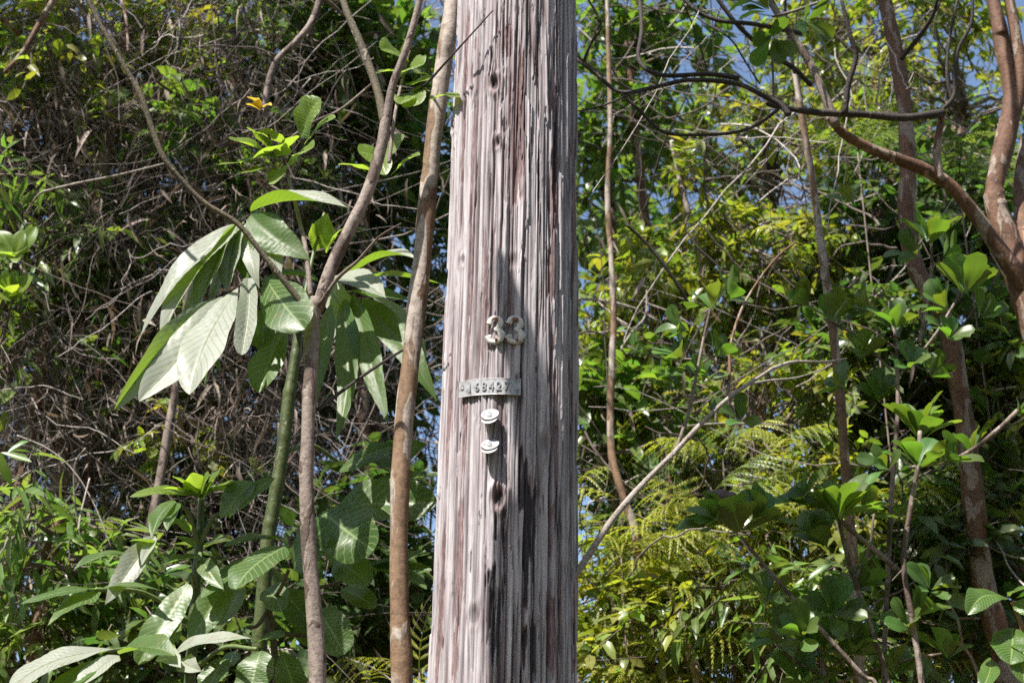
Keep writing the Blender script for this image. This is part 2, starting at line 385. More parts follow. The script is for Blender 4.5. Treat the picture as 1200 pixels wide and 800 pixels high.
def build_pole():
    NA = 704
    hs = np.concatenate([np.linspace(0, hB - .25, 34)[:-1], np.arange(hB - .25, hT + .3, .0042), np.linspace(hT + .3, 8.6, 60)[1:]])
    phi = np.arange(NA) / NA * 2 * math.pi - math.pi
    PH, H = np.meshgrid(phi, hs)
    a = PH / (2 * math.pi) + .5
    aw = a + .006 * (vnoise(a * 9, H * .9, 9, 5) - .5) + .0022 * (vnoise(a * 30, H * 6, 30, 6) - .5)
    # knots and nail holes bend the grain
    knots = [(578, 97, .013, 1.0), (583, 166, .008, .8), (532, 146, .010, 1.0), (584, 582, .013, 1.0), (638, 520, .012, .4), (600, 305, .01, .3), (541, 305, .008, .4), (555, 720, .01, .3)]
    kd = []
    for kx, ky, kr, st in knots:
        kp, kh = polehit(kx, ky); dx = (PH - kp) * .15 / kr; dz = (H - kh) / (kr * 1.7); d2 = dx * dx + dz * dz
        aw -= .0055 * kr / .015 * st * np.sign(dx) * np.minimum(np.abs(dx), 1) * np.exp(-(dx * dx) / 5 - dz * dz / 4)
        kd.append((np.sqrt(d2), st))
    n1 = vnoise(aw * 92, H * 2.2, 92, 1); n2 = vnoise(aw * 260, H * 3.2, 260, 2); n3 = vnoise(aw * 46, H * .75, 46, 3)
    n4 = vnoise(aw * 350, H * 26, 350, 4); n5 = vnoise(aw * 90, H * 7, 90, 8); n6 = vnoise(aw * 22, H * 1.6, 22, 9)
    hgt = .0030 * (n1 - .5) + .0016 * (n2 - .5) + .0035 * (n3 - .5) + .0007 * (n4 - .5)
    # long drying cracks
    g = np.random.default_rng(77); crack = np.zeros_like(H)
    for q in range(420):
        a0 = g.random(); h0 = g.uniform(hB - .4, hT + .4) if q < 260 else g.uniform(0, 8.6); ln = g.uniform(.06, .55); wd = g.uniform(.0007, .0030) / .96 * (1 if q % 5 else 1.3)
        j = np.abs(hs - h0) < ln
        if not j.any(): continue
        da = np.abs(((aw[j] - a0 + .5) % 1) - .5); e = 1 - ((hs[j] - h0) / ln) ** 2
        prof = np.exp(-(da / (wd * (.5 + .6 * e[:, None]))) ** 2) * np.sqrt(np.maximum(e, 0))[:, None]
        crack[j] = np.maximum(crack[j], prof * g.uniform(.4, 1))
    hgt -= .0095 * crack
    # splinter strips: the surface lifts and ends in short steps
    st_ = np.random.default_rng(55); off = st_.random(400) * 9; tb = st_.random((400, 512))
    sc_ = aw * 112 + .8 * (vnoise(aw * 60, H * 5, 60, 31) - .5); si = np.floor(sc_).astype(int) % 400; sj = np.floor(H * 3.6 + off[si] + .35 * n4).astype(int) % 512
    strip = tb[si, sj]; hgt += .0030 * (strip - .5) + .003 * (strip > .86)
    # places where the grey skin has gone and red-brown wood shows; black mildewed hollows; a redder, darker strip down the right edge
    f = .34 * n3 + .2 * n1 + .24 * n2 + .14 * n5 + .12 * n4
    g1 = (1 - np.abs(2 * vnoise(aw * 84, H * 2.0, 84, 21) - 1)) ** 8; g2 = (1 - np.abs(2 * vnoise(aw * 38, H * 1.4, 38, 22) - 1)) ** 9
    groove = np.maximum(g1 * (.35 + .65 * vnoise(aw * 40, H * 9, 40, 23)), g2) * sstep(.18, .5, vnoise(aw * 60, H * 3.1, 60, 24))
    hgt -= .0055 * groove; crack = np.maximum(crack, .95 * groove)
    zone = np.zeros_like(H); dz_ = np.zeros_like(H)
    Z1 = [(594, 30, 62, 4, .5), (606, 60, 240, 5, .45), (640, 95, 130, 5, .4), (652, 100, 290, 4, .5), (669, 10, 800, 6, .45), (565, 255, 445, 5, .55),
          (645, 290, 350, 4, .5), (534, 440, 500, 5, .4), (532, 590, 730, 5, .5), (510, 690, 800, 5, .5), (527, 740, 800, 6, .4), (590, 600, 660, 4, .5),
          (618, 530, 680, 5, .5), (578, 230, 300, 3, .4), (553, 60, 120, 3, .3), (520, 420, 560, 4, .3), (602, 690, 780, 5, .4), (645, 700, 800, 5, .4)]
    Z2 = [(612, 525, 600, 4, .5), (621, 560, 680, 6, .62), (578, 660, 790, 6, .6), (570, 665, 740, 3, .5), (598, 695, 770, 4, .5), (627, 725, 800, 4, .55),
          (649, 670, 730, 4, .45), (583, 592, 640, 7, .4), (671, 300, 800, 4, .5), (606, 90, 230, 3, .25), (655, 560, 640, 4, .4), (652, 120, 240, 3, .4), (636, 560, 660, 3, .4)]
    for Zl, tgt in ((Z1, zone), (Z2, dz_)):
        for zx, y0, y1, wp, st in Zl:
            p0, h0 = polehit(zx, min(y1, 820)); p1, h1 = polehit(zx, y0)
            hm, hl = (h0 + h1) / 2, abs(h1 - h0) / 2 + .01
            ed = np.clip(1.3 - ((H - hm) / hl) ** 2 * 1.3, 0, 1); sig = wp * .00195 / .152
            tgt += st * ed * np.exp(-((PH - p0 + .05 * (n6 - .5)) / sig) ** 2 / 2)
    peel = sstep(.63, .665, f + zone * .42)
    dark = sstep(.70, .75, .30 * n2 + .22 * n5 + .28 * n1 + .2 * n4 + dz_ * .52)
    hgt -= .0022 * peel + .0028 * dark
    hgt -= .0009 * peel * n4 + .0008 * (n4 > .8) * (n5 > .6)
    for d, st in kd:
        d = d * (.75 + .5 * n2) + .5 * (n5 - .5)
        hgt += st * (-.011 * np.exp(-d * d * 1.6) + .004 * np.exp(-((d - 1.35) / .45) ** 2))
        dark = np.maximum(dark, st * sstep(.95, .5, d))
        peel = np.maximum(peel, .8 * st * sstep(1.7, 1.0, d + (n2 - .5)))
    rr = prad(H) * (1 + .0015 * (n6 - .5)) + hgt
    V = np.stack([rr * np.sin(PH), -rr * np.cos(PH), H], -1).reshape(-1, 3)
    m = len(hs); i = np.arange(m - 1)[:, None] * NA; j = np.arange(NA)[None]
    Q = np.stack([i + j, i + (j + 1) % NA, i + NA + (j + 1) % NA, i + NA + j], -1).reshape(-1, 4)
    top = len(V); V = np.vstack([V, [[0, 0, hs[-1] + .01]]]); jj = np.arange(NA)
    Tt = np.stack([np.full(NA, top), (m - 1) * NA + jj, (m - 1) * NA + (jj + 1) % NA], -1)
    at0 = lambda A: np.append(A.ravel(), 0)
    mt, nt, N, Lk = newmat('weathered_wood')
    out = N('ShaderNodeOutputMaterial'); bs = N('ShaderNodeBsdfPrincipled', Roughness=.8); bs.inputs['Specular IOR Level'].default_value = .3
    tc = N('ShaderNodeTexCoord'); mp = N('ShaderNodeMapping'); mp.inputs['Scale'].default_value = (1, 1, .045); Lk(tc.outputs['Object'], mp.inputs[0])
    na = N('ShaderNodeTexNoise', Scale=115.0, Detail=5.0, Roughness=.7); Lk(mp.outputs[0], na.inputs['Vector'])
    mp2 = N('ShaderNodeMapping'); mp2.inputs['Scale'].default_value = (1, 1, .12); Lk(tc.outputs['Object'], mp2.inputs[0])
    nb = N('ShaderNodeTexNoise', Scale=55.0, Detail=5.0, Roughness=.65); Lk(mp2.outputs[0], nb.inputs['Vector'])
    ncc = N('ShaderNodeTexNoise', Scale=420.0, Detail=2.0); Lk(mp2.outputs[0], ncc.inputs['Vector'])
    skin = ramp(N, [(.28, (.11, .095, .095)), (.38, (.33, .305, .318)), (.56, (.57, .54, .555))]); Lk(na.outputs[0], skin.inputs[0])
    tint = ramp(N, [(.35, (.80, .72, .73)), (.6, (1, 1, 1))]); Lk(nb.outputs[0], tint.inputs[0])
    cskin = mixc(N, Lk, .8, skin.outputs[0], tint.outputs[0], 'MULTIPLY')
    ramp_strip = ramp(N, [(0, (.42, .39, .39)), (.22, (.88, .87, .87)), (1, (1, 1, 1))]); Lk(N('ShaderNodeAttribute', attribute_name='strip').outputs['Fac'], ramp_strip.inputs[0])
    cskin = mixc(N, Lk, .55, cskin, ramp_strip.outputs[0], 'MULTIPLY')
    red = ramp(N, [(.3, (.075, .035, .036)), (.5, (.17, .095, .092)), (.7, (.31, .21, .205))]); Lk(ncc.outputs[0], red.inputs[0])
    A = lambda nm: N('ShaderNodeAttribute', attribute_name=nm).outputs['Fac']
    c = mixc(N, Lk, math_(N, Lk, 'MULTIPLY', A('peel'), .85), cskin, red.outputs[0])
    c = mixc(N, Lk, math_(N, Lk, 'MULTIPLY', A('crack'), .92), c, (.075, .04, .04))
    c = mixc(N, Lk, math_(N, Lk, 'MULTIPLY', A('dark'), .9), c, (.028, .024, .027))
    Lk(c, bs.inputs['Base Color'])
    bp = N('ShaderNodeBump', Strength=.55, Distance=.0015); Lk(na.outputs[0], bp.inputs['Height']); Lk(bp.outputs[0], bs.inputs['Normal'])
    Lk(bs.outputs[0], out.inputs[0])
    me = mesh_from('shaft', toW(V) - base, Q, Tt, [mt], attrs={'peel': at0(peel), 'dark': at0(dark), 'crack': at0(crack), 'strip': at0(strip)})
    o = bpy.data.objects.new('utility_pole', me); COL.objects.link(o); o.location = base
    tag(o, 'weathered grey wooden utility pole with long cracks and reddish streaks', 'utility pole')
    return o
build_pole()

# --- things nailed to the pole
alu = plain_mat('stamped_aluminium', (.62, .62, .64), .5, .2, [(.34, (.16, .13, .11)), (.45, (.30, .30, .31)), (.62, (.40, .40, .41))], 90, .06)
rust = plain_mat('rusty_steel', (.25, .09, .04), .8, .1, [(.35, (.1, .045, .03)), (.6, (.36, .13, .05))], 160, .5)
steel = plain_mat('dull_nail_steel', (.4, .4, .4), .5, .7)
paint = plain_mat('flaking_white_paint', (.75, .73, .68), .5, 0, [(.30, (.13, .06, .035)), (.40, (.30, .22, .15)), (.46, (.54, .52, .48)), (.7, (.66, .65, .62))], 55, .35)

def pole_sweep(mb, pts, wid, thick, off0):
    """a cast stroke: half-round section swept along (s, h) points on the pole surface; wid = half widths"""
    k = 12; C = catmull(np.asarray(pts), 7); W = np.interp(np.linspace(0, 1, len(C)), np.linspace(0, 1, len(wid)), wid)
    T = norm(np.gradient(C, axis=0)); Nn = np.stack([-T[:, 1], T[:, 0]], -1)
    a = np.linspace(0, 2 * math.pi, k, endpoint=False)
    L2 = C[:, None] + Nn[:, None] * (np.cos(a)[None, :, None] * W[:, None, None])
    o = off0 + thick * (.45 + .55 * np.sin(a))[None] * np.sqrt(W / W.max())[:, None]
    h = L2[..., 1]; ph = L2[..., 0] / .152
    V = toW(np.stack([(prad(h) + o) * np.sin(ph), -(prad(h) + o) * np.cos(ph), h], -1).reshape(-1, 3))
    m = len(C); i = np.arange(m - 1)[:, None] * k; j = np.arange(k)[None]
    Q = np.stack([i + j, i + k + j, i + k + (j + 1) % k, i + (j + 1) % k], -1).reshape(-1, 4)
    c0 = len(V); e0 = V[:k].mean(0); e1 = V[-k:].mean(0); V = np.vstack([V, e0, e1]); jj = np.arange(k)
    Tt = np.vstack([np.stack([np.full(k, c0), jj, (jj + 1) % k], -1), np.stack([np.full(k, c0 + 1), (m - 1) * k + (jj + 1) % k, (m - 1) * k + jj], -1)])
    mb.add(V, Q, Tt)

def dome(phi, h, rad, off, high):
    c0 = toW(pp(np.array(phi), np.array(h), off)); n_ = norm(toW(pp(np.array(phi), np.array(h), off + .01)) - c0)
    u = norm(np.cross(n_, axis)); v = np.cross(n_, u); k = 14
    prof = [(1, -.006), (1, 0), (.92, .4), (.66, .75), (.34, .95), (0.02, 1)]
    a = np.arange(k) / k * 6.2832; V = []
    for r_, z_ in prof: V.append(c0 + (u * np.cos(a)[:, None] + v * np.sin(a)[:, None]) * rad * r_ + n_ * (z_ * high if z_ >= 0 else z_))
    V = np.concatenate(V); i = np.arange(len(prof) - 1)[:, None] * k; j = np.arange(k)[None]
    return MB().add(V, np.stack([i + j, i + (j + 1) % k, i + k + (j + 1) % k, i + k + j], -1).reshape(-1, 4))

def digit(px, py, label):
    phi, h = polehit(px, py); s = phi * .152; u = .0290; wd = .0160   # half height, half width
    pts = [(-.85, .45), (-.62, .82), (-.05, .98), (.62, .78), (.70, .42), (.42, .12), (.02, .02), (.62, -.12), (.92, -.48), (.62, -.88), (-.05, -1.0), (-.68, -.86), (-.92, -.50)]
    hw = [.0070, .0060, .0046, .0064, .0074, .0058, .0034, .0062, .0088, .0070, .0052, .0062, .0084]
    t = thing('number_digit', label, 'number', toW(pp(np.array(phi), np.array(h), .004)), 'house numerals nailed to the pole')
    mb = MB(); pole_sweep(mb, [(s + a_ * wd, h + b_ * u) for a_, b_ in pts], hw, .0072, .002); mb.build('numeral', paint, t)
    dome(phi + .003 / .15, h + .78 * u, .0036, .0100, .003).build('nail', rust, t)
    dome(phi + .004 / .15, h - .88 * u, .0034, .0100, .003).build('nail', rust, t)
digit(580.5, 387, 'white metal numeral 3 with orange rust spot, sunlit one of the pair nailed up')
digit(603.5, 387, 'dull metal numeral 3 with dark rust, half in shade beside the brighter numeral')

def text_mesh(s, size, ext, spacing=1.0):
    cu = bpy.data.curves.new('lettering', 'FONT'); cu.body = s; cu.size = size; cu.extrude = ext; cu.align_x = 'CENTER'; cu.align_y = 'CENTER'
    cu.space_character = spacing; cu.resolution_u = 4; cu.bevel_depth = .0003; cu.bevel_resolution = 1
    o = bpy.data.objects.new('lettering', cu); COL.objects.link(o)
    dg = bpy.context.evaluated_depsgraph_get(); dg.update()
    me = bpy.data.meshes.new_from_object(o.evaluated_get(dg))
    bpy.data.objects.remove(o); return me

def plate():
    phL, hL = polehit(541, 458); phR, hR = polehit(609.5, 455)
    n = 40; ph = np.linspace(phL, phR, n); hc = np.linspace(hL, hR, n); hh = .0190
    t = thing('number_plate', 'curved stamped metal strip reading 168427 nailed across the pole', 'tag', toW(pp(np.array((phL + phR) / 2), np.array((hL + hR) / 2), .004)))
    sec = [(-1, 0), (-1, .0012), (-.96, .0016), (-.9, .0013), (0, .0013), (.9, .0013), (.96, .0016), (1, .0012), (1, 0)]
    k = len(sec); V = np.zeros((n, k, 3)); g = np.random.default_rng(3)
    lift = .0042 + .0012 * np.sin(np.linspace(0, 9, n)) * .5 + .0035 * np.linspace(-1, 1, n) ** 6
    for q, (a_, o_) in enumerate(sec):
        V[:, q] = pp(ph, hc + a_ * hh, lift + o_)
    V = toW(V.reshape(-1, 3)); i = np.arange(n - 1)[:, None] * k; j = np.arange(k)[None]
    Q = np.stack([i + j, i + (j + 1) % k, i + k + (j + 1) % k, i + k + j], -1).reshape(-1, 4)[:, ::-1]
    MB().add(V, Q, [[0, 1, 8], [(n - 1) * k, (n - 1) * k + 8, (n - 1) * k + 1]]).build('strip', alu, t, smooth=False)
    me = text_mesh('168427', .0285, .0011, 1.42)
    P = np.zeros(len(me.vertices) * 3, np.float32); me.vertices.foreach_get('co', P); P = P.reshape(-1, 3).astype(float); P[:, 0] *= .088 / np.ptp(P[:, 0])
    s_ = np.linspace(-.5, .5, n); wtot = (phR - phL) * .152
    phc = (phL + phR) / 2; f_ = P[:, 0] / wtot
    hcen = hL + (hR - hL) * (f_ + .5) - .001; lf = np.interp(f_, s_, lift)
    Vw = toW(pp(phc + P[:, 0] / .152, hcen + P[:, 1], lf + .0022 + P[:, 2])) - np.array(t.location)
    me.vertices.foreach_set('co', Vw.astype(np.float32).ravel()); me.update(); me.materials.clear()
    me.materials.append(plain_mat('stamped_digit_metal', (.30, .30, .32), .5, .3))
    o = bpy.data.objects.new('stamped_number', me); COL.objects.link(o); o.parent = t
    for px in (544.5, 606.5):
        a_, b_ = polehit(px, 457); dome(a_, b_, .0036, .0068, .0028).build('nail', steel, t)
plate()

def disc_tag(px, py, label, text, tilt):
    phi, h = polehit(px, py)
    c0 = toW(pp(np.array(phi), np.array(h), .0)); n0 = norm(toW(pp(np.array(phi), np.array(h), .01)) - c0)
    n_ = norm(n0 * math.cos(tilt) + axis * math.sin(tilt)); u = norm(np.cross(axis, n_)); v = np.cross(n_, u)
    t = thing('disc_tag', label, 'tag', c0, 'round metal tags under the number strip')
    k = 36; a = np.arange(k) / k * 6.2832
    def disc(cen, rad, dome_=0):
        prof = [(0.001, -.0008), (.97, -.0008), (1, 0), (.97, .0010), (.93, .0008), (.82, .0008), (.78, .0014), (.72, .0008), (0.001, .0008 + dome_)]
        V = np.concatenate([cen + (u * np.cos(a)[:, None] + v * np.sin(a)[:, None]) * rad * r_ + n_ * z_ for r_, z_ in prof])
        i = np.arange(len(prof) - 1)[:, None] * k; j = np.arange(k)[None]
        return MB().add(V, np.stack([i + j, i + (j + 1) % k, i + k + (j + 1) % k, i + k + j], -1).reshape(-1, 4))
    front = c0 + n0 * .0135 + axis * .002
    back = front - v * np.sign(np.dot(v, axis)) * .012 - n_ * .003
    disc(back, .0180).build('backing_disc', alu, t)
    fd = disc(front, .0198).build('front_disc', alu, t)
    sh = MB(); tube(sh, [c0 - n0 * .01, c0 + n0 * .006, front], [.0022] * 3, 8, 3, 0); sh.build('nail', steel, t)
    me = text_mesh(text, .021, .0006); P = np.zeros(len(me.vertices) * 3, np.float32); me.vertices.foreach_get('co', P); P = P.reshape(-1, 3).astype(float)
    Vw = front + u * P[:, :1] + v * P[:, 1:2] + n_ * (P[:, 2:] + .0015) - c0
    me.vertices.foreach_set('co', Vw.astype(np.float32).ravel()); me.update(); me.materials.clear(); me.materials.append(bpy.data.materials['stamped_digit_metal'])
    o = bpy.data.objects.new('stamped_mark', me); COL.objects.link(o); o.parent = fd
disc_tag(576, 489, 'round white metal tag directly below the number strip, upper of two', '2', R(35))
disc_tag(576, 524, 'round white metal tag with ringed face, lower of two under the strip', '2', R(38))

# ------------------------------------------------------------------ foreground trees
def path(pts, Y, ground=True, wander=.03, seed=0):
    """points of the photo -> a stem in space; Y one depth or (first, last); continued down to the soil"""
    Ys = np.linspace(Y[0], Y[1], len(pts)) if isinstance(Y, tuple) else np.full(len(pts), Y)
    P = [at(x, y, yy) for (x, y), yy in zip(pts, Ys)]
    if ground:
        p, q = P[-1], P[-2]; d = norm(p - q); gx_, gy_ = p[0] + d[0] * .25, p[1]
        zg = float(terr(gx_, gy_)) - .05
        for t_ in np.linspace(0, 1, 9)[1:]:
            P.append(np.array([p[0] + (gx_ - p[0]) * t_ ** .7, gy_, p[2] + (zg - p[2]) * t_]))
    return np.array(P)
def prw(wpx, px, py, Y): return wpx / 2 * mpp(px, py, Y)
def gw(a):
    a = list(a); return np.array(a[:-2] + list(np.linspace(a[-3], a[-1], 9)[1:]))   # widths: eight more steps below the frame

def trunk_tree(name, label, cat, mat, main, Y, wpx, branches=(), group=None, bump=.05, seed=1, kk=14, extend=1.2):
    """main: photo points listed from the top down; extends above the frame when it starts at y<=0"""
    P = path(main, Y); m0 = mpp(*main[len(main) // 2], Y if not isinstance(Y, tuple) else Y[0])
    t = thing(name, label, cat, P[-1], group)
    wd = gw(list(wpx) + [wpx[-1] * 1.15, wpx[-1] * 1.4]) / 2 * m0
    if main[0][1] <= 0 and extend:
        d = norm(P[0] - P[1]); P = np.vstack([[P[0] + d * extend * .6 + np.array([0, .1, .3])], P]); wd = np.append(wd[0] * .6, wd)
    mb = MB(); tube(mb, P, wd, max(kk, 14), 12, bump, seed + int(abs(main[0][0]))); mb.build('trunk', M[mat], t)
    for q, (bm, bp, bY, bw) in enumerate(branches):
        B = np.array([at(x, y, yy) for (x, y), yy in zip(bp, np.linspace(bY[0], bY[1], len(bp)))])
        mb = MB(); tube(mb, B, np.array(bw) / 2 * m0, 10, 6, bump, seed + q + 5); mb.build('branch', M[bm], t)
    return t

guava = trunk_tree('slender_tree', 'smooth orange brown slender trunk with pale patches, standing against the left edge of the pole', 'tree', 'guava',
    [(531, -5), (519, 80), (506, 180), (496, 290), (484, 400), (473, 500), (468, 600), (468, 700), (471, 800)], 3.36, [21, 21, 22, 22, 22, 22, 21, 21, 23], kk=18, bump=.03)
fork = trunk_tree('forked_tree', 'grey brown slender tree forking twice, between the orange trunk and the drooping silvery leaves', 'tree', 'grey',
    [(372, 350), (366, 375), (364, 440), (361, 500), (359, 570), (362, 640), (368, 720), (372, 800)], 3.25, [17, 19, 17, 16, 17, 18, 18, 19], [
        ('grey', [(372, 362), (388, 315), (410, 268), (432, 222), (447, 172), (452, 140)], (3.25, 3.25), [17, 16, 16, 16, 15, 14]),
        ('olive', [(451, 146), (442, 105), (424, 55), (405, 10), (398, -20)], (3.25, 3.3), [13, 11, 11, 10, 9]),
        ('grey', [(452, 146), (460, 100), (476, 58), (491, 5), (500, -40)], (3.25, 3.2), [12, 10, 10, 9, 8]),
        ('olive', [(366, 372), (340, 338), (308, 298), (278, 262), (240, 238), (212, 210), (192, 185), (178, 150), (165, 112), (140, 68), (118, 30), (98, -10)], (3.25, 3.1), [9, 8, 7, 7, 6.5, 6.5, 7, 7, 7, 6.5, 6, 6]),
        ('grey', [(374, 358), (396, 326), (420, 305), (444, 278), (470, 262)], (3.24, 3.1), [6, 5, 4, 3, 2]),
        ('darkbark', [(372, 480), (405, 455), (440, 430), (480, 405), (500, 392)], (3.26, 3.4), [5, 4, 4, 3, 2])], bump=.05, kk=16)

# sun-ray points where unseen leaves throw the dark patch on the pole
def shade(px, py, t):
    a_, b_ = polehit(px, py); return toW(pp(np.array(a_), np.array(b_), 0)) + SUN * t
j0 = shade(640, 640, 1.72)
CAMN = norm(np.array([0, -.92, -.39])); UPN = np.array([0, 0, 1.])
def N_mix(al): return norm(UPN * math.cos(al) + np.array([-.25, -.95, 0]) * math.sin(al))

def leaflet(mb, e, Y, al=R(60), **kw):
    bx, by, tx, ty, wp = e[:5]; ex = e[5] if len(e) > 5 else {}
    Yb, Yt = ex.get('Y', (Y, Y - .08)); p = dict(fold=ex.get('fold', .3), sag=ex.get('sag', .12), shape=ex.get('shape', 'ell'), roll=R(ex.get('roll', 0)), flip=ex.get('flip', False),
        ripple=ex.get('rip', .055), k=ex.get('k', 12), curl=ex.get('curl', -.1), wave=ex.get('wave', .05), seed=abs(int(bx * 7 + tx * 3 + ty)), nu=90)
    p.update(kw); a = R(ex['al']) if 'al' in ex else al
    B, Tp = at(bx, by, Yb), at(tx, ty, Yt); D = norm(Tp - B); n0 = N_mix(a); n0 = norm(n0 - D * np.dot(n0, D))
    n0 = n0 * math.cos(p['roll']) + np.cross(D, n0) * math.sin(p['roll'])
    fc = min(1., max(.72, abs(np.dot(n0, norm(B - CAM)))))          # a tilted blade is wider than it looks
    hero(mb, B, Tp, .80 * wp * mpp(tx, ty, Yt) / fc * (1 + .25 * p['fold']), N_mix(a), **p)

def palm_leaf(parent, hub, Y, stem_from, items, mat, label=None, shape='lance'):
    """a palmate leaf: blades in one mesh, its stalk a sub-part"""
    lf = bpy.data.objects.new('leaf', None); COL.objects.link(lf); lf.parent = parent; lf.empty_display_size = .05
    for e in items:
        ex = dict(e[5]) if len(e) > 5 else {}; ex.setdefault('shape', shape); mb = MB(); leaflet(mb, tuple(e[:4]) + (e[4] * (1.7 if mat == 'young' else 1), ex), Y); mb.build('leaflet', M[mat], lf)
    st = MB(); h3 = at(*hub, Y); s3 = np.asarray(stem_from, float); mid = (h3 + s3) / 2 + np.array([0, 0, .03])
    tube(st, [s3, mid, h3], np.array([6, 5, 4.5]) / 2 * .0019, 8, 6, .03, 5); st.build('stalk', M['petiole'], lf)
    if label: lf['label'] = label
    return lf

# --- tall young tree with silvery drooping hand-shaped leaves
s_pts = [(350, 385), (346, 420), (338, 470), (331, 530), (321, 590), (313, 640), (307, 720), (301, 800)]
P = path(s_pts, 3.62); cec = thing('cecropia_sapling', 'tall green ringed sapling with large drooping silver backed leaves, left of the pole', 'sapling', P[-1])
mb = MB(); tube(mb, P, gw([11, 13, 15, 15.5, 16, 16, 17, 18, 20, 22]) / 2 * .0021, 16, 10, .02, 4, rings=(9, .13)); mb.build('stem', M['green'], cec)
TOP = at(349, 388, 3.62)
palm_leaf(cec, (285, 262), 3.4, TOP, [
    (276, 263, 165, 393, 40, dict(roll=14, fold=.6, sag=.14, flip=True, Y=(3.4, 3.3), al=70)),
    (279, 266, 210, 396, 24, dict(roll=30, fold=.5, sag=.1, flip=True, Y=(3.41, 3.36), al=75)), (284, 268, 247, 360, 22, dict(roll=20, fold=.5, sag=.08, flip=True, Y=(3.41, 3.38), al=78)), (288, 262, 304, 338, 20, dict(fold=.5, flip=True, al=80)),
    (278, 264, 188, 408, 40, dict(roll=20, fold=.62, sag=.12, flip=True, Y=(3.39, 3.27), al=70)),
    (281, 265, 226, 372, 36, dict(roll=12, fold=.55, sag=.10, flip=True, Y=(3.4, 3.3), al=75)),
    (284, 266, 266, 342, 30, dict(roll=4, fold=.45, sag=.06, flip=True, al=80)),
    (287, 266, 290, 330, 32, dict(roll=10, fold=.4, sag=.06, al=85, Y=(3.4, 3.34))),
    (290, 257, 329, 326, 25, dict(roll=-30, fold=.3, sag=.10, flip=True, al=60)),
    (294, 252, 364, 305, 36, dict(roll=30, fold=.5, sag=.16, al=45)),
    (294, 248, 407, 243, 44, dict(roll=-10, fold=.55, sag=.17, flip=True, al=40)),
    (296, 250, 348, 288, 22, dict(roll=20, fold=.4, sag=.2, al=40, Y=(3.42, 3.5)))], 'silver')
palm_leaf(cec, (288, 332), 3.32, TOP, [
    (279, 337, 222, 462, 50, dict(roll=-6, fold=.22, sag=.06, flip=True, al=80, shape='pt', Y=(3.3, 3.12), rip=.05)),
    (274, 342, 163, 470, 40, dict(roll=-15, fold=.55, sag=.10, flip=True, al=75, shape='pt', Y=(3.32, 3.16))),
    (272, 345, 134, 480, 38, dict(roll=-50, fold=.7, sag=.10, flip=True, al=70, shape='pt', Y=(3.34, 3.18))),
    (291, 326, 283, 416, 27, dict(roll=-20, fold=.7, sag=.05, flip=True, al=85, shape='oblong', Y=(3.3, 3.2), rip=.08)),
    (282, 350, 240, 452, 22, dict(roll=30, fold=.5, sag=.08, al=78, Y=(3.36, 3.32))), (276, 346, 150, 462, 22, dict(roll=25, fold=.5, sag=.13, al=75, Y=(3.36, 3.3))),
    (277, 360, 258, 438, 24, dict(roll=40, fold=.5, sag=.1, al=75)),
    (292, 338, 303, 410, 24, dict(roll=20, fold=.4, al=70, Y=(3.34, 3.4)))], 'silver', 'leaf with broad white underside blades turned to the sun')
palm_leaf(cec, (342, 372), 3.5, TOP, [
    (343, 360, 288, 404, 38, dict(roll=-15, fold=.5, sag=.1, flip=True, al=70, shape='obov')),
    (340, 382, 304, 460, 36, dict(roll=-25, fold=.55, sag=.1, flip=True, al=75, shape='obov', Y=(3.48, 3.4))),
    (310, 322, 357, 386, 52, dict(roll=15, fold=.22, sag=.12, al=65, shape='obov', Y=(3.4, 3.2))),
    (296, 333, 372, 330, 24, dict(roll=10, fold=.5, sag=.25, al=30, shape='oblong', Y=(3.45, 3.4)))], 'bigleaf')
palm_leaf(cec, (395, 338), 3.75, TOP, [
    (400, 322, 487, 303, 36, dict(roll=-10, fold=.5, sag=.16, flip=True, al=40, Y=(3.75, 3.6))),
    (385, 325, 452, 349, 50, dict(roll=-10, fold=.25, sag=.13, flip=True, al=55, Y=(3.7, 3.5))),
    (402, 345, 481, 352, 27, dict(fold=.4, sag=.16, al=35)),
    (410, 332, 515, 332, 24, dict(fold=.4, sag=.16, al=30, Y=(3.8, 3.85))),
    (408, 358, 444, 372, 22, dict(fold=.4, sag=.1, al=40)),
    (413, 345, 455, 498, 28, dict(roll=5, fold=.3, sag=.09, al=80, Y=(3.6, 3.4))),
    (404, 350, 394, 516, 27, dict(roll=5, fold=.35, sag=.04, al=82, Y=(3.6, 3.38))),
    (425, 350, 512, 470, 32, dict(roll=-5, fold=.4, sag=.12, al=75, Y=(3.65, 3.5))),
    (398, 350, 372, 440, 26, dict(roll=15, fold=.5, sag=.04, al=85, flip=True)),
    (388, 356, 362, 505, 24, dict(roll=10, fold=.4, al=85, Y=(3.6, 3.5))),
    (430, 340, 500, 420, 28, dict(roll=-30, fold=.5, sag=.15, flip=True, al=60, Y=(3.8, 3.9))),
    (380, 330, 412, 392, 30, dict(roll=-10, fold=.4, sag=.1, flip=True, al=70, Y=(3.74, 3.66)))], 'silver')
palm_leaf(cec, (380, 250), 3.7, TOP, [
    (380, 292, 384, 250, 17, dict(fold=.3, al=80)), (376, 290, 366, 262, 15, dict(fold=.3, al=70)), (384, 295, 402, 268, 16, dict(fold=.3, al=60))], 'young')
palm_leaf(cec, (395, 540), 3.8, at(333, 530, 3.62), [
    (397, 552, 470, 520, 24, dict(fold=.3, sag=.08, al=70)), (452, 545, 500, 520, 26, dict(fold=.3, al=80)), (430, 575, 500, 552, 18, dict(fold=.3, sag=.1, al=60)), (440, 530, 478, 556, 24, dict(fold=.3, al=80))], 'bigleaf')
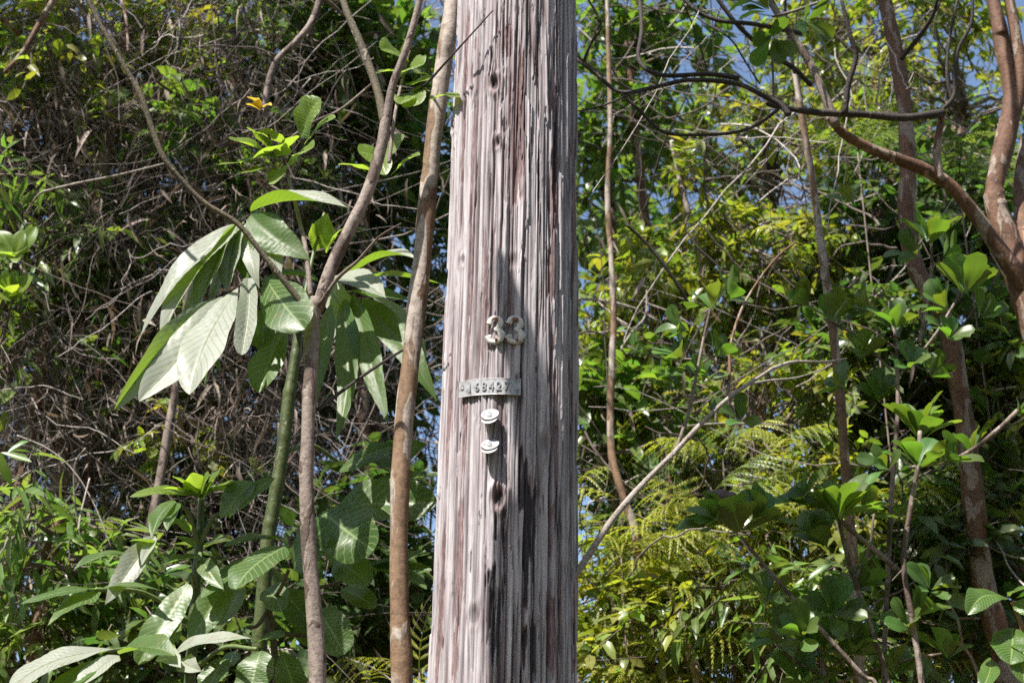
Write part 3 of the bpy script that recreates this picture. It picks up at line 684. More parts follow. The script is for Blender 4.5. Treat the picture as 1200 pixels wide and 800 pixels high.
bd = MB(); tube(bd, [at(337, 300, 3.55), at(338, 310, 3.55), at(340, 322, 3.55)], np.array([3, 11, 6]) / 2 * .002, 10, 6, .02); bd.build('bud', plain_mat('bud_skin', (.6, .38, .25), .5), cec)

# --- low young tree at lower left
P = path([(236, 582), (234, 630), (230, 680), (226, 740), (222, 800)], 3.45)
low = thing('young_sapling', 'low young sapling with a fresh yellow green leaf star on its top, lower left', 'sapling', P[-1])
mb = MB(); tube(mb, P, gw([7, 9, 10, 12, 12, 14, 15]) / 2 * .002, 12, 9, .03, 8, rings=(8, .12)); mb.build('stem', M['green'], low)
tp = at(236, 584, 3.45)
palm_leaf(low, (236, 582), 3.42, tp, [
    (235, 582, 152, 582, 19, dict(fold=.4, sag=.1, al=35)), (236, 582, 262, 550, 17, dict(fold=.3, sag=.05, al=60)), (237, 582, 283, 563, 15, dict(fold=.3, sag=.08, al=45)),
    (234, 582, 202, 557, 17, dict(fold=.3, sag=.06, al=55)), (236, 583, 274, 574, 14, dict(fold=.3, al=35)), (236, 580, 246, 556, 15, dict(fold=.3, al=70)), (234, 583, 190, 572, 14, dict(fold=.3, al=40)), (235, 581, 222, 556, 14, dict(fold=.3, al=65))], 'young', 'fresh yellow green top leaf')
palm_leaf(low, (266, 602), 3.4, at(233, 640, 3.45), [(300, 566, 258, 607, 30, dict(fold=.5, sag=.12, roll=-10, flip=True, al=60)), (322, 560, 278, 600, 22, dict(fold=.4, sag=.1, al=55)), (268, 600, 262, 576, 12, dict(al=80, flip=True))], 'bigleaf')
palm_leaf(low, (205, 590), 3.35, at(233, 640, 3.45), [(204, 586, 178, 630, 22, dict(fold=.4, al=70)), (206, 590, 196, 622, 20, dict(fold=.35, al=80)), (182, 628, 123, 708, 30, dict(fold=.5, roll=-20, sag=.1, flip=True, al=75)), (184, 630, 166, 662, 16, dict(fold=.5, flip=True, al=75)), (186, 640, 152, 634, 18, dict(al=40))], 'silver')
palm_leaf(low, (218, 687), 3.3, at(229, 690, 3.45), [(221, 684, 162, 778, 34, dict(fold=.4, roll=-8, sag=.08, flip=True, al=75, shape='oblong')), (214, 742, 172, 776, 20, dict(fold=.4, al=60)), (218, 690, 200, 745, 20, dict(fold=.4, al=80, Y=(3.35, 3.4)))], 'bigleaf')
palm_leaf(low, (235, 660), 3.36, at(231, 668, 3.45), [(240, 655, 190, 662, 20, dict(fold=.3, sag=.1, al=50)), (150, 648, 86, 668, 22, dict(fold=.4, sag=.15, al=40)), (236, 655, 262, 690, 20, dict(al=60, flip=True)), (240, 640, 262, 628, 14, dict(al=50)), (228, 640, 205, 628, 14, dict(al=50)), (222, 625, 202, 606, 16, dict(al=60))], 'bigleaf')
palm_leaf(low, (112, 690), 3.3, at(222, 730, 3.45), [(114, 690, 24, 707, 26, dict(fold=.3, sag=.12, al=35)), (116, 693, 60, 725, 34, dict(fold=.3, sag=.1, al=50)), (118, 690, 190, 692, 14, dict(al=35))], 'bigleaf')
palm_leaf(low, (128, 762), 3.2, at(222, 790, 3.45), [(134, 760, 12, 806, 44, dict(fold=.35, sag=.16, flip=True, al=55, shape='obov')), (140, 768, 84, 812, 30, dict(fold=.3, sag=.1, flip=True, al=60)), (140, 766, 205, 768, 40, dict(fold=.5, sag=.16, al=35)), (128, 775, 40, 822, 30, dict(fold=.3, sag=.1, al=60))], 'silver', 'large pale leaf lowest at the corner')
palm_leaf(low, (300, 760), 3.2, at(222, 790, 3.45), [(205, 765, 296, 748, 30, dict(fold=.4, sag=.14, flip=True, al=45)), (190, 765, 212, 782, 24, dict(al=60, flip=True)), (212, 772, 236, 786, 22, dict(flip=True, al=70))], 'silver')

# --- broad round-leaved plant between the trunks
P = path([(312, 700), (318, 730), (322, 770), (324, 810)], 3.55)
br = thing('broad_leaf_shrub', 'shrub of broad rounded veined leaves growing between the two slender trunks', 'shrub', P[-1])
mb = MB(); tube(mb, P, gw([6, 7, 8, 9, 10, 12]) / 2 * .002, 10, 6, .04, 3); mb.build('stem', M['olive'], br)
for q, (st, en, a0, a1) in enumerate([((314, 715), (290, 735), 3.55, 3.5), ((316, 705), (350, 690), 3.55, 3.6), ((318, 700), (338, 668), 3.55, 3.4), ((350, 690), (430, 665), 3.6, 3.7), ((430, 665), (396, 606), 3.7, 3.8), ((320, 740), (420, 735), 3.55, 3.62)]):
    mb = MB(); A_, B_ = at(*st, a0), at(*en, a1); tube(mb, [A_, (A_ + B_) / 2 - np.array([0, 0, .015]), B_], [.005, .0045, .004], 8, 5, .04, q); mb.build('twig', M['olive'], br)
BL = [(384, 604, 512, 588, 62, dict(fold=.3, sag=.14, al=60, Y=(3.58, 3.47), shape='ell')), (378, 600, 438, 645, 66, dict(fold=.15, sag=.1, al=75, Y=(3.5, 3.36), shape='round')),
    (344, 664, 386, 612, 48, dict(fold=.2, al=75, Y=(3.5, 3.4), shape='round')), (334, 640, 276, 690, 46, dict(fold=.15, sag=.08, al=70, Y=(3.3, 3.18), shape='round')),
    (392, 658, 432, 686, 38, dict(fold=.2, al=75, flip=True, Y=(3.5, 3.42), shape='round')), (374, 715, 404, 766, 46, dict(fold=.2, al=75, shape='round', Y=(3.5, 3.45))),
    (330, 690, 368, 735, 50, dict(fold=.25, al=65, shape='ell', Y=(3.56, 3.6))), (312, 690, 330, 716, 30, dict(al=65, flip=True, shape='round')),
    (432, 664, 505, 648, 20, dict(fold=.3, sag=.12, al=40)), (430, 668, 506, 668, 22, dict(fold=.3, sag=.1, al=45)), (432, 660, 500, 690, 18, dict(al=50)), (400, 690, 440, 712, 26, dict(al=60)), (380, 640, 424, 668, 42, dict(al=60, shape='ell', Y=(3.7, 3.72))),
    (310, 650, 236, 700, 26, dict(fold=.4, sag=.1, al=55, Y=(3.4, 3.3))), (276, 678, 224, 750, 32, dict(fold=.45, roll=-20, flip=True, al=70, Y=(3.4, 3.3))), (286, 688, 258, 732, 24, dict(fold=.3, al=75, flip=True)),
    (332, 632, 262, 640, 26, dict(fold=.3, sag=.14, al=35)), (338, 640, 290, 628, 16, dict(al=40)), (306, 762, 290, 815, 44, dict(fold=.2, sag=.1, al=75, shape='ell', Y=(3.35, 3.3))), (300, 752, 334, 745, 20, dict(al=45, shape='ell')),
    (252, 790, 282, 770, 24, dict(al=60)), (262, 770, 240, 812, 34, dict(al=70, Y=(3.4, 3.35))), (330, 765, 345, 815, 40, dict(al=75, Y=(3.5, 3.5))), (352, 705, 372, 760, 40, dict(al=75, Y=(3.6, 3.62)))]
for e in BL:
    mb = MB(); leaflet(mb, e, 3.55); mb.build('leaf', M['bigleaf'], br)

# --- leafy twigs at upper left
def twig_plant(name, label, cat, stem, Y, sw, leaves_, mat, barkm='grey', ground=False, lY=None, origin=None):
    Pm = path(stem, Y, ground)
    t = thing(name, label, cat, Pm[-1])
    wd = np.linspace(sw[0], sw[1], len(Pm)) / 2 * mpp(*stem[0], Y if not isinstance(Y, tuple) else Y[0])
    mb = MB(); tube(mb, Pm, wd, 8, 6, .05, abs(int(stem[0][0]))); mb.build('stem', M[barkm], t)
    ly = lY or (Y if not isinstance(Y, tuple) else Y[0])
    for e in leaves_: mb = MB(); leaflet(mb, (*e[:4], e[4] * (1.5 if mat == 'young' else 1), *e[5:]), ly); mb.build('leaf', M[mat], t)
    return t
twig_plant('leafy_shoot', 'shoot of bright green oval leaves beside the yellow flower, upper left', 'shoot', [(332, 185), (340, 215), (350, 255), (358, 290), (364, 345)], (3.45, 3.3), (4, 6), [
    (325, 190, 268, 162, 24, dict(al=45)), (322, 182, 289, 150, 22, dict(al=50)), (324, 184, 296, 186, 40, dict(al=60, shape='ell', roll=10)), (330, 178, 344, 160, 14, dict(al=40)),
    (322, 195, 256, 193, 12, dict(al=30)), (324, 200, 284, 203, 18, dict(al=50)), (335, 170, 300, 155, 14, dict(al=30)), (340, 195, 368, 172, 20, dict(al=50)), (356, 170, 393, 138, 18, dict(al=55)), (352, 160, 376, 116, 30, dict(al=80)), (328, 198, 320, 216, 14, dict(al=70, flip=True))], 'young')
twig_plant('leafy_shoot', 'spray of small bright leaves over the upper fork of the grey tree', 'shoot', [(480, 60), (470, 100), (462, 140), (456, 190)], (3.42, 3.3), (3, 5), [
    (478, 72, 446, 58, 22, dict(al=80, shape='ell')), (474, 86, 438, 87, 12, dict(al=30)), (476, 86, 496, 76, 22, dict(al=75, shape='round')), (484, 98, 502, 94, 16, dict(al=60, shape='round')), (478, 110, 492, 122, 22, dict(al=70, shape='ell')), (488, 116, 468, 122, 18, dict(al=70)),
    (456, 196, 420, 178, 26, dict(al=75, shape='ell')), (452, 206, 396, 193, 13, dict(al=30)), (450, 195, 474, 160, 20, dict(al=75, flip=True)), (458, 206, 492, 182, 18, dict(al=55)), (448, 175, 452, 205, 16, dict(al=80)), (505, 118, 538, 114, 9, dict(al=40, Y=(3.3, 3.2)))], 'young')
fl = twig_plant('yellow_flower', 'single yellow flower like leaf tip glowing high on the left', 'flower', [(308, 128), (312, 150), (322, 178)], 3.4, (2, 3), [
    (306, 127, 290, 113, 8, dict(al=80)), (305, 129, 288, 122, 7, dict(al=60)), (306, 126, 300, 116, 8, dict(al=80)), (306, 128, 318, 124, 7, dict(al=60))], 'gold')

# --- far right trees
rt = trunk_tree('multi_stem_tree', 'thick reddish brown tree with several stems at the right edge', 'tree', 'brown',
    [(1163, -5), (1174, 50), (1186, 110), (1178, 165), (1166, 215), (1168, 245), (1182, 285), (1200, 335), (1222, 400), (1240, 520), (1246, 660), (1250, 800)], 4.3, [17, 20, 23, 24, 22, 24, 30, 38, 42, 44, 46, 48], [
        ('brown', [(1182, -5), (1190, 40), (1196, 85), (1192, 125), (1184, 150)], (4.25, 4.3), [13, 14, 15, 14, 12]),
        ('brown', [(1206, 340), (1180, 305), (1150, 262), (1118, 222), (1085, 200), (1050, 186), (1015, 172), (988, 156), (972, 138)], (4.28, 4.0), [30, 21, 17, 16, 15, 14, 12, 11, 9]),
        ('grey', [(980, 148), (966, 112), (948, 72), (925, 38), (905, 5), (895, -20)], (4.0, 3.95), [11, 10, 9, 8, 8, 7]),
        ('brown', [(1102, 212), (1098, 180), (1102, 145), (1104, 130)], (4.1, 4.05), [9, 9, 8, 7]),
        ('darkbark', [(1106, 132), (1060, 138), (1010, 134), (975, 133), (940, 130), (900, 122)], (4.05, 3.9), [9, 9, 8, 8, 7, 6]),
        ('darkbark', [(1104, 130), (1118, 112), (1120, 80), (1124, 55), (1138, 28), (1140, -5)], (4.05, 3.95), [6, 5, 5, 4, 4, 3]),
        ('darkbark', [(1116, 118), (1110, 90), (1112, 50), (1122, 0)], (4.05, 4.0), [5, 4, 4, 3]),
        ('darkbark', [(990, 134), (994, 100), (1003, 66), (996, 40), (986, 0)], (3.95, 3.85), [7, 7, 6, 5, 4]),
        ('darkbark', [(1056, 70), (1074, 46), (1092, 20), (1100, -5)], (4.6, 4.4), [6, 6, 5, 4]),
        ('brown', [(1206, 330), (1200, 270), (1196, 220), (1204, 160)], (4.3, 4.4), [22, 20, 18, 16])], bump=.06, kk=18)
# added bough above the frame, carrying the leaves that throw the pole's dark patch
sb = MB(); e0 = at(1182, -5, 4.25); tube(sb, [e0, e0 + np.array([-.05, -.05, .7]), np.array([.75, 3.4, 5.0]), j0 + np.array([.35, .1, .2]), j0], np.array([13, 12, 9, 6, 4]) / 2 * .0021, 9, 8, .05, 3); sb.build('branch', M['brown'], rt)
for bx_, by_, tx_, ty_, wq in ((640, 560, 586, 290, .070), (648, 570, 614, 400, .06), (650, 640, 618, 420, .07), (640, 600, 655, 850, .13), (610, 640, 590, 850, .085), (655, 560, 668, 760, .07)):
    sp_ = MB(); hero(sp_, shade(bx_, by_, 1.72), shade(tx_, ty_, 1.72), wq, SUN, sag=.05, fold=.12, shape='ell', seed=bx_); sp_.build('leaf', M['bigleaf'], rt)
trunk_tree('brown_trunk_tree', 'bent mid brown trunk running the full height behind the glossy shrub', 'tree', 'brown',
    [(1035, -5), (1050, 60), (1060, 130), (1064, 200), (1062, 255), (1072, 310), (1092, 350), (1112, 385), (1122, 440), (1134, 520), (1142, 600), (1152, 680), (1166, 730), (1182, 800)], 4.7, [17, 18, 19, 20, 21, 20, 20, 20, 21, 22, 24, 25, 26, 27],
    [('darkbark', [(1058, 66), (1080, 40), (1100, 5)], (4.7, 4.6), [7, 6, 5])], bump=.05, kk=16)
trunk_tree('thin_orange_tree', 'thin straight orange barked stem right of the pole beside the glossy shrubs', 'tree', 'guava',
    [(930, 80), (940, 140), (952, 210), (964, 300), (975, 380), (984, 460), (990, 540), (998, 640), (1004, 720), (1008, 800)], 4.5, [6, 8, 9, 10, 11, 11, 11, 12, 13, 13],
    [('darkbark', [(932, 90), (924, 50), (920, 10), (922, -10)], (4.5, 4.4), [5, 4, 4, 3])], kk=12)
trunk_tree('pale_vine_stem', 'thin pale tan stem hanging straight down just right of the pole', 'vine', 'guava',
    [(711, -5), (713, 60), (715, 150), (712, 230), (716, 300), (719, 370), (717, 430), (716, 520), (728, 575), (744, 620), (750, 660), (790, 700), (806, 760), (818, 800)], 4.9, [5, 6, 6, 7, 7, 8, 8, 9, 9, 10, 9, 10, 11, 12], kk=10)
trunk_tree('leaning_dead_branch', 'bare pale branch leaning up to the right from behind the pole', 'branch', 'pale',
    [(905, 432), (880, 448), (853, 467), (822, 496), (790, 530), (754, 566), (718, 608), (678, 668), (640, 730)], (3.42, 3.25), [4, 4.5, 5, 5.5, 6, 6.5, 7, 7.5, 8],
    [('brown', [(852, 468), (855, 440), (856, 405), (868, 365), (888, 330), (912, 300), (932, 284)], (3.4, 3.5), [4, 4, 3.5, 3.5, 3, 3, 2]),
     ('pale', [(905, 432), (930, 424), (965, 424), (992, 420)], (3.42, 3.6), [5, 4, 3, 2]), ('pale', [(878, 450), (900, 446), (935, 442), (965, 432)], (3.41, 3.6), [3, 3, 2, 2])], kk=10)

def bare(label, segs, Y, mat='darkbark', name='bare_twig', cat='twig'):
    p0 = at(*segs[0][0][0], Y[0] if isinstance(Y, tuple) else Y); t = thing(name, label, cat, p0)
    for q, (pts, w0, w1) in enumerate(segs):
        mb = MB(); Ys = np.interp(np.linspace(0, 1, len(pts)), np.linspace(0, 1, len(Y)), Y) if isinstance(Y, tuple) else np.linspace(Y, Y + (.1 if q % 2 else -.1) * (q > 0), len(pts))
        tube(mb, [at(x, y, yy) for (x, y), yy in zip(pts, Ys)], np.linspace(w0, w1, len(pts)) / 2 * mpp(*pts[0], Y[0] if isinstance(Y, tuple) else Y), 8, 6, .06, abs(q + int(pts[0][0]))); mb.build('twig', M[mat], t)
    return t
bare('dark crooked branch arching from the right toward the top of the pole', [([(925, 135), (914, 122), (896, 113), (862, 98), (808, 94), (768, 102), (727, 108), (700, 88), (676, 70)], 7, 4),
    ([(866, 92), (830, 87), (775, 88), (749, 71), (752, 34), (749, -10)], 6, 5), ([(684, 73), (692, 52), (704, 29), (687, -5)], 4, 3), ([(727, 108), (750, 130), (778, 155), (822, 158), (862, 155), (890, 145), (912, 128)], 4, 4), ([(760, 104), (735, 112), (706, 124), (676, 130), (655, 124)], 3, 1.5)], 3.85)
bare('dark straight branches fanning out at the top right of the pole', [([(940, 40), (913, 34), (880, 28), (842, 24), (815, 12), (796, -8)], 6, 5), ([(836, -8), (858, 22), (879, 44), (905, 65), (930, 80), (950, 100)], 5, 6), ([(822, 25), (855, 45), (875, 75), (890, 98)], 2.5, 2), ([(800, 2), (812, 30), (822, 60), (829, 84)], 2, 2), ([(905, 65), (906, 95), (906, 118)], 3, 2)], 4.2)
bare('short dead white stick standing up in the gap right of the pole', [([(787, 165), (795, 205), (807, 250)], 5, 7), ([(812, 255), (818, 290), (822, 330)], 6, 5)], 5.6, 'pale', 'dead_stick', 'stick')
bare('grey bent limb hanging from the top edge, upper left', [([(378, -10), (366, 25), (348, 48), (324, 72), (314, 100), (310, 130)], 9, 7), ([(376, -5), (392, 8), (402, 18)], 5, 4), ([(330, 170), (365, 145), (400, 128), (440, 95)], 4, 3)], 4.2, 'grey')
bare('thin bright dead twig lying across the dark tangle at left', [([(50, 225), (90, 215), (140, 205), (192, 192)], 3.4, 2.5), ([(50, 225), (42, 232), (30, 250)], 3, 2)], 4.5, 'pale')
bare('slanting dark limb at the top left corner', [([(70, -10), (48, 25), (28, 60), (6, 85)], 8, 6), ([(-5, 18), (12, 30), (24, 45)], 6, 5), ([(140, -10), (148, 25), (150, 60)], 4, 3)], 4.7, 'brown')
bare('thin grey twig crossing the top of the pole face', [([(578, 12), (560, 32), (540, 54), (520, 76), (500, 98), (478, 116)], 1.6, 3.5)], (3.128, 3.137, 3.145, 3.19, 3.33, 3.42), 'darkbark')
bare('forked pale dead twigs right of the pole at number height', [([(676, 350), (705, 352), (740, 360), (775, 378)], 3, 2.5), ([(720, 420), (740, 390), (756, 370), (758, 340)], 3, 2), ([(700, 353), (722, 372), (735, 380)], 2.5, 2)], 5.2, 'pale')
bare('dark twig with a stiff elbow, above the yellow foliage', [([(805, 270), (818, 290), (842, 312), (870, 345)], 3, 2), ([(733, 262), (760, 288), (792, 330), (808, 358)], 4, 4)], 4.8)
bare('long pale twig nearly level among the lower glossy leaves', [([(1040, 622), (1090, 620), (1150, 618), (1185, 612)], 3, 2.5), ([(795, 500), (850, 496), (930, 498)], 3, 2)], 4.9, 'pale')
bare('reddish twigs at the lower right by the brown trunk', [([(1108, 700), (1122, 725), (1128, 760)], 3, 3), ([(1120, 724), (1150, 724)], 3, 2), ([(1112, 746), (1135, 765), (1150, 800)], 4, 4)], 4.6, 'guava')
bare('slender dead stem leaning behind the low left sapling', [([(222, 330), (212, 400), (205, 460), (196, 510), (186, 570), (170, 650), (150, 740), (140, 810)], 7, 14)], 4.7, 'grey', 'dead_sapling', 'sapling')
bare('thin looping grey vines over the dark hollow, lower left', [([(20, 510), (55, 525), (85, 550), (110, 590), (130, 640)], 2, 1.5), ([(100, 525), (88, 545), (88, 590), (96, 640)], 2.5, 2), ([(105, 560), (95, 600), (92, 620)], 2, 2)], 4.4, 'pale', 'grey_vine', 'vine')

# ------------------------------------------------------------------ glossy shrubs on the right
def rosette(mb, cen, ax, n, L, rng, mpx, spread=(22, 72), W=.52, shape='obov'):
    ax = norm(ax); u = norm(np.cross(ax, [.3, .2, .9])); v = np.cross(ax, u)
    for q in range(n):
        a = q * 2.4 + rng.random() * .5; el = R(rng.uniform(*spread)); 
        d = ax * math.cos(el) + (u * math.cos(a) + v * math.sin(a)) * math.sin(el)
        Lq = L * rng.uniform(.7, 1.1); b = cen - ax * Lq * .12 * (q / n) + d * Lq * .06
        hero(mb, b, b + d * Lq, Lq * W * rng.uniform(.85, 1.15), norm(ax + .2 * rng.standard_normal(3)), sag=.08 + .1 * rng.random(), fold=.25 + .2 * rng.random(), shape=shape, ripple=.006, k=8, wave=.03, curl=-.1, nu=14, nx=6, seed=int(rng.integers(1e6)))

def gshrub(label, stems, clusters, Y, seed, mat='gloss', bark='grey', name='glossy_shrub', group=None, soil=True):
    rng = np.random.default_rng(seed); soil = soil and name != 'leafy_branch'; P0 = path(stems[0][0], Y, soil)
    t = thing(name, label, 'shrub', P0[-1], group)
    for q, (pts, w0, w1) in enumerate(stems):
        Pm = path(pts, Y, q == 0 and soil) + (np.array([0, .02 * q, 0]))
        mb = MB(); tube(mb, Pm, np.linspace(w0, w1, len(Pm)) / 2 * mpp(*pts[0], Y), 9, 6, .05, q + seed); mb.build('stem', M[bark], t)
    for (cx, cy_, Lp, n, ax) in clusters:
        yy = Y + rng.uniform(-.12, .12); mb = MB(); rosette(mb, at(cx, cy_, yy), np.array(ax) + .15 * rng.standard_normal(3), n + 2, 1.1 * Lp * mpp(cx, cy_, yy), rng, 0)
        mb.build('leaf_rosette', M[mat], t)
    return t
UA = (0, -.35, 1); LA = (-.7, -.4, .6); RA = (.7, -.4, .6); FA = (0, -.9, .5)
gshrub('upright glossy shrub with a sun whitened leaf cluster on top, at right', [([(1078, 505), (1076, 545), (1066, 600), (1059, 660), (1068, 720), (1080, 800)], 5, 11), ([(1068, 545), (1110, 538), (1140, 525), (1172, 500), (1195, 478)], 4, 6), ([(1058, 665), (1030, 640), (1000, 615), (985, 600)], 7, 5)],
    [(1078, 512, 50, 11, UA), (1076, 545, 46, 7, UA), (1108, 540, 36, 5, RA), (1138, 532, 34, 4, UA), (1192, 486, 28, 4, RA), (1040, 548, 34, 5, LA), (1072, 722, 40, 4, RA), (1064, 735, 34, 4, LA)], 4.0, 31)
gshrub('glossy shrub with a large fanned leaf cluster beside the thin orange stem', [([(982, 600), (990, 640), (1002, 680), (1022, 740), (1040, 800)], 5, 9), ([(1002, 680), (1020, 640), (1026, 600)], 4, 3)],
    [(982, 606, 52, 12, UA), (968, 640, 44, 8, LA), (1010, 600, 40, 7, RA), (942, 590, 40, 6, LA), (1000, 690, 40, 6, RA), (975, 720, 42, 6, FA)], 4.1, 32)
gshrub('shrub with dark upright leaf cluster shading the brown dead leaf', [([(868, 628), (890, 655), (920, 690), (960, 735), (1010, 790), (1030, 812)], 4, 9)],
    [(866, 622, 54, 10, UA), (845, 612, 46, 7, LA), (884, 608, 46, 7, RA), (900, 700, 36, 4, UA), (940, 745, 40, 6, FA)], 3.95, 33)
gshrub('thin twig with scattered dark oval leaves just above the leaning pale branch', [([(834, 356), (826, 390), (818, 430), (808, 480), (800, 505), (792, 528)], 3, 5), ([(818, 425), (838, 412), (850, 405)], 2, 2)],
    [(834, 362, 36, 6, UA), (806, 386, 34, 5, LA), (852, 350, 34, 4, RA), (800, 420, 34, 6, LA), (838, 416, 30, 4, RA), (826, 444, 30, 4, FA), (868, 492, 36, 3, FA)], 3.4, 34, soil=False)
gshrub('loose glossy bush of dark leaves in front of the bent brown trunk', [([(1046, 350), (1050, 410), (1052, 480), (1046, 560), (1040, 680), (1036, 800)], 4, 9), ([(1052, 440), (1090, 400), (1116, 360), (1130, 335)], 4, 3), ([(1050, 430), (1010, 390), (975, 370)], 3, 3)],
    [(1130, 342, 44, 8, UA), (1110, 362, 38, 6, LA), (1112, 396, 36, 6, FA), (1050, 385, 38, 7, UA), (1020, 362, 36, 5, LA), (975, 376, 34, 6, UA), (948, 358, 36, 5, LA), (1150, 372, 34, 5, RA), (1065, 430, 38, 6, FA), (1010, 420, 34, 5, UA), (1090, 440, 34, 5, RA), (1030, 470, 36, 6, FA), (990, 455, 30, 4, LA)], 4.25, 35)
gshrub('sparse dark leaved twig above the loose glossy bush', [([(1090, 270), (1092, 310), (1086, 360), (1078, 400)], 3, 5)], [(1088, 284, 40, 5, UA), (1075, 300, 34, 4, LA), (1000, 240, 30, 1, LA), (1108, 300, 30, 4, RA)], 4.5, 36, soil=False)
gshrub('low glossy bush along the bottom edge at right', [([(960, 760), (966, 790), (972, 830)], 6, 9), ([(966, 790), (930, 770), (910, 750)], 4, 3), ([(966, 790), (1000, 760)], 4, 3), ([(970, 800), (1060, 770), (1110, 760)], 4, 3)],
    [(960, 760, 46, 8, FA), (920, 752, 42, 6, LA), (1000, 765, 44, 7, RA), (940, 800, 44, 7, FA), (1050, 790, 40, 6, UA), (1110, 770, 40, 5, UA), (985, 735, 36, 5, UA), (1090, 690, 36, 5, FA)], 4.15, 37)
gshrub('dark overhanging leaves hanging in the top right of the sky gap', [([(905, 20), (940, 10), (985, -10), (1000, -40)], 3, 5)], [(905, 45, 40, 4, (0, -.6, -.8)), (900, 12, 36, 4, LA), (945, 25, 40, 3, (.6, -.4, -.5)), (882, 0, 36, 4, LA)], 3.9, 38, name='leafy_branch')
# corrugated leaves at the bottom right corner
P = path([(1186, 705), (1196, 730), (1206, 770), (1210, 810)], 3.7)
pk = thing('corrugated_leaf_plant', 'plant with puckered corrugated leaves in the bottom right corner', 'plant', P[-1])
mb = MB(); tube(mb, P, gw([4, 5, 6, 7, 8, 9]) / 2 * .0021, 8, 6, .04); mb.build('stem', plain_mat('reddish_stem', (.3, .16, .08), .6), pk)
for e in [(1180, 700, 1134, 720, 30, dict(sag=.3, fold=.35, al=55, rip=.06, k=16)), (1186, 735, 1184, 778, 44, dict(fold=.2, al=85, rip=.06, k=14)), (1190, 740, 1215, 765, 34, dict(al=70, rip=.08, k=12)), (1184, 698, 1200, 690, 20, dict(al=60)), (1192, 745, 1200, 800, 34, dict(al=80, rip=.06, k=14)), (1160, 770, 1150, 810, 20, dict(al=80, rip=.06, k=14)), (1190, 705, 1215, 720, 26, dict(al=60, rip=.06, k=12))]:
    mb = MB(); leaflet(mb, e, 3.7); mb.build('leaf', M['puckered'], pk)
mb = MB(); leaflet(mb, (876, 600, 826, 582, 34, dict(al=75, fold=.3, curl=-.5, sag=.1)), 4.05, k=8); leaflet(mb, (874, 596, 850, 578, 26, dict(al=60, fold=.5)), 4.02)
tag(mb.build('dead_leaf', M['brownleaf']), 'curled brown dead leaf caught in the dark upright leaf cluster', 'leaf')

# ------------------------------------------------------------------ thicket behind: bushes and small trees
def leafset(mbL, mbT, cen, rad, rng, nclump, ntw, nlf, L, W, droop, tw_len, up=.3, trunk=None, tr=.02):
    """clumps of leafy twigs through an ellipsoid, limbs back to the trunk"""
    q = norm(rng.standard_normal((nclump, 3))) * (rng.random((nclump, 1)) ** .42)
    C = cen + q * rad
    if trunk is not None:
        n = nclump; Tt = trunk[None].repeat(n, 0); mid = Tt * .5 + C * .5 + rng.standard_normal((n, 3)) * .12
        t = np.linspace(0, 1, 7)[None, :, None]
        Pl = Tt[:, None] * (1 - t) ** 2 + mid[:, None] * 2 * t * (1 - t) + C[:, None] * t ** 2 + rng.standard_normal((n, 7, 3)) * .02
        strands(mbT, Pl, np.linspace(1, .25, 7)[None] * tr * .5 * (.5 + rng.random((n, 1))), 5)
    n = nclump * ntw; S = C.repeat(ntw, 0); d = norm(rng.standard_normal((n, 3)) + np.array([0, 0, up]) + .5 * (q / (1e-6 + np.linalg.norm(q, axis=1, keepdims=True))).repeat(ntw, 0))
    ln = tw_len * (.5 + rng.random((n, 1))); t = np.linspace(0, 1, 5)[None, :, None]
    Pt = S[:, None] + d[:, None] * t * ln[:, None] + np.array([0, 0, -1]) * (t ** 2) * ln[:, None] * .35 + rng.standard_normal((n, 5, 3)) * .008
    strands(mbT, Pt, np.linspace(1, .4, 5)[None] * (.0018 + .0022 * rng.random((n, 1))), 3)
    tt = (.25 + .75 * (np.arange(nlf) + rng.random((n, nlf))) / nlf)
    pos = S[:, None] + d[:, None] * tt[..., None] * ln[:, None] - np.array([0, 0, 1]) * (tt[..., None] ** 2) * ln[:, None] * .35
    sd = norm(np.cross(d, [0.1, .2, 1]))[:, None] * np.where(np.arange(nlf) % 2, 1, -1)[None, :, None]
    ld = d[:, None] * .6 + sd * .8 + rng.standard_normal((n, nlf, 3)) * .45 + np.array([0, 0, -droop])
    nr = np.array([0, 0, 1.]) + rng.standard_normal((n, nlf, 3)) * .45 + np.array([-.15, -.25, 0])
    k = n * nlf; LL = L * (.55 + .75 * rng.random(k))
    leaves(mbL, pos.reshape(-1, 3), ld.reshape(-1, 3), nr.reshape(-1, 3), LL, LL * W * (.8 + .4 * rng.random(k)), .2, .4, int(rng.integers(1e6)))

KIND = {  # leaf length, width ratio, droop, leaves per twig, twig length, material, density
    'round': (.085, .50, .25, 9, .24, 'round'), 'yellow': (.065, .42, .4, 10, .22, 'yellow'), 'lance': (.10, .22, .8, 8, .24, 'lance'), 'dark': (.085, .45, .3, 9, .26, 'dark')}
def bush(name, label, cat, kind, px, py, rx, ry, Y, n, seed, ntw=9, bark='brown', scale=1.0):
    rng = np.random.default_rng(seed); L, W, dr, nlf, tl, mt = KIND[kind]
    cen = at(px, py, Y); m = mpp(px, py, Y); rad = np.array([rx * m, .55, ry * m])
    bx = cen[0] + rng.uniform(-.2, .2); b = np.array([bx, Y + rng.uniform(-.1, .2), float(terr(bx, Y)) - .05])
    t = thing(name, label, cat, b)
    ttop = cen - np.array([0, 0, rad[2] * .35]); mid = (b + ttop) / 2 + rng.standard_normal(3) * .08
    mt_ = MB(); tube(mt_, [b, mid, ttop, cen + np.array([.03, 0, rad[2] * .5])], [.035 * scale, .028 * scale, .02 * scale, .008], 9, 8, .07, seed)
    ml = MB(); mw = MB(); leafset(ml, mw, cen, rad, rng, n, ntw, nlf, L, W, dr, tl, trunk=ttop, tr=.022)
    mt_.build('trunk', M[bark], t); ml.build('crown', M[mt], t); mw.build('limbs', M['twig'], t)
    return t

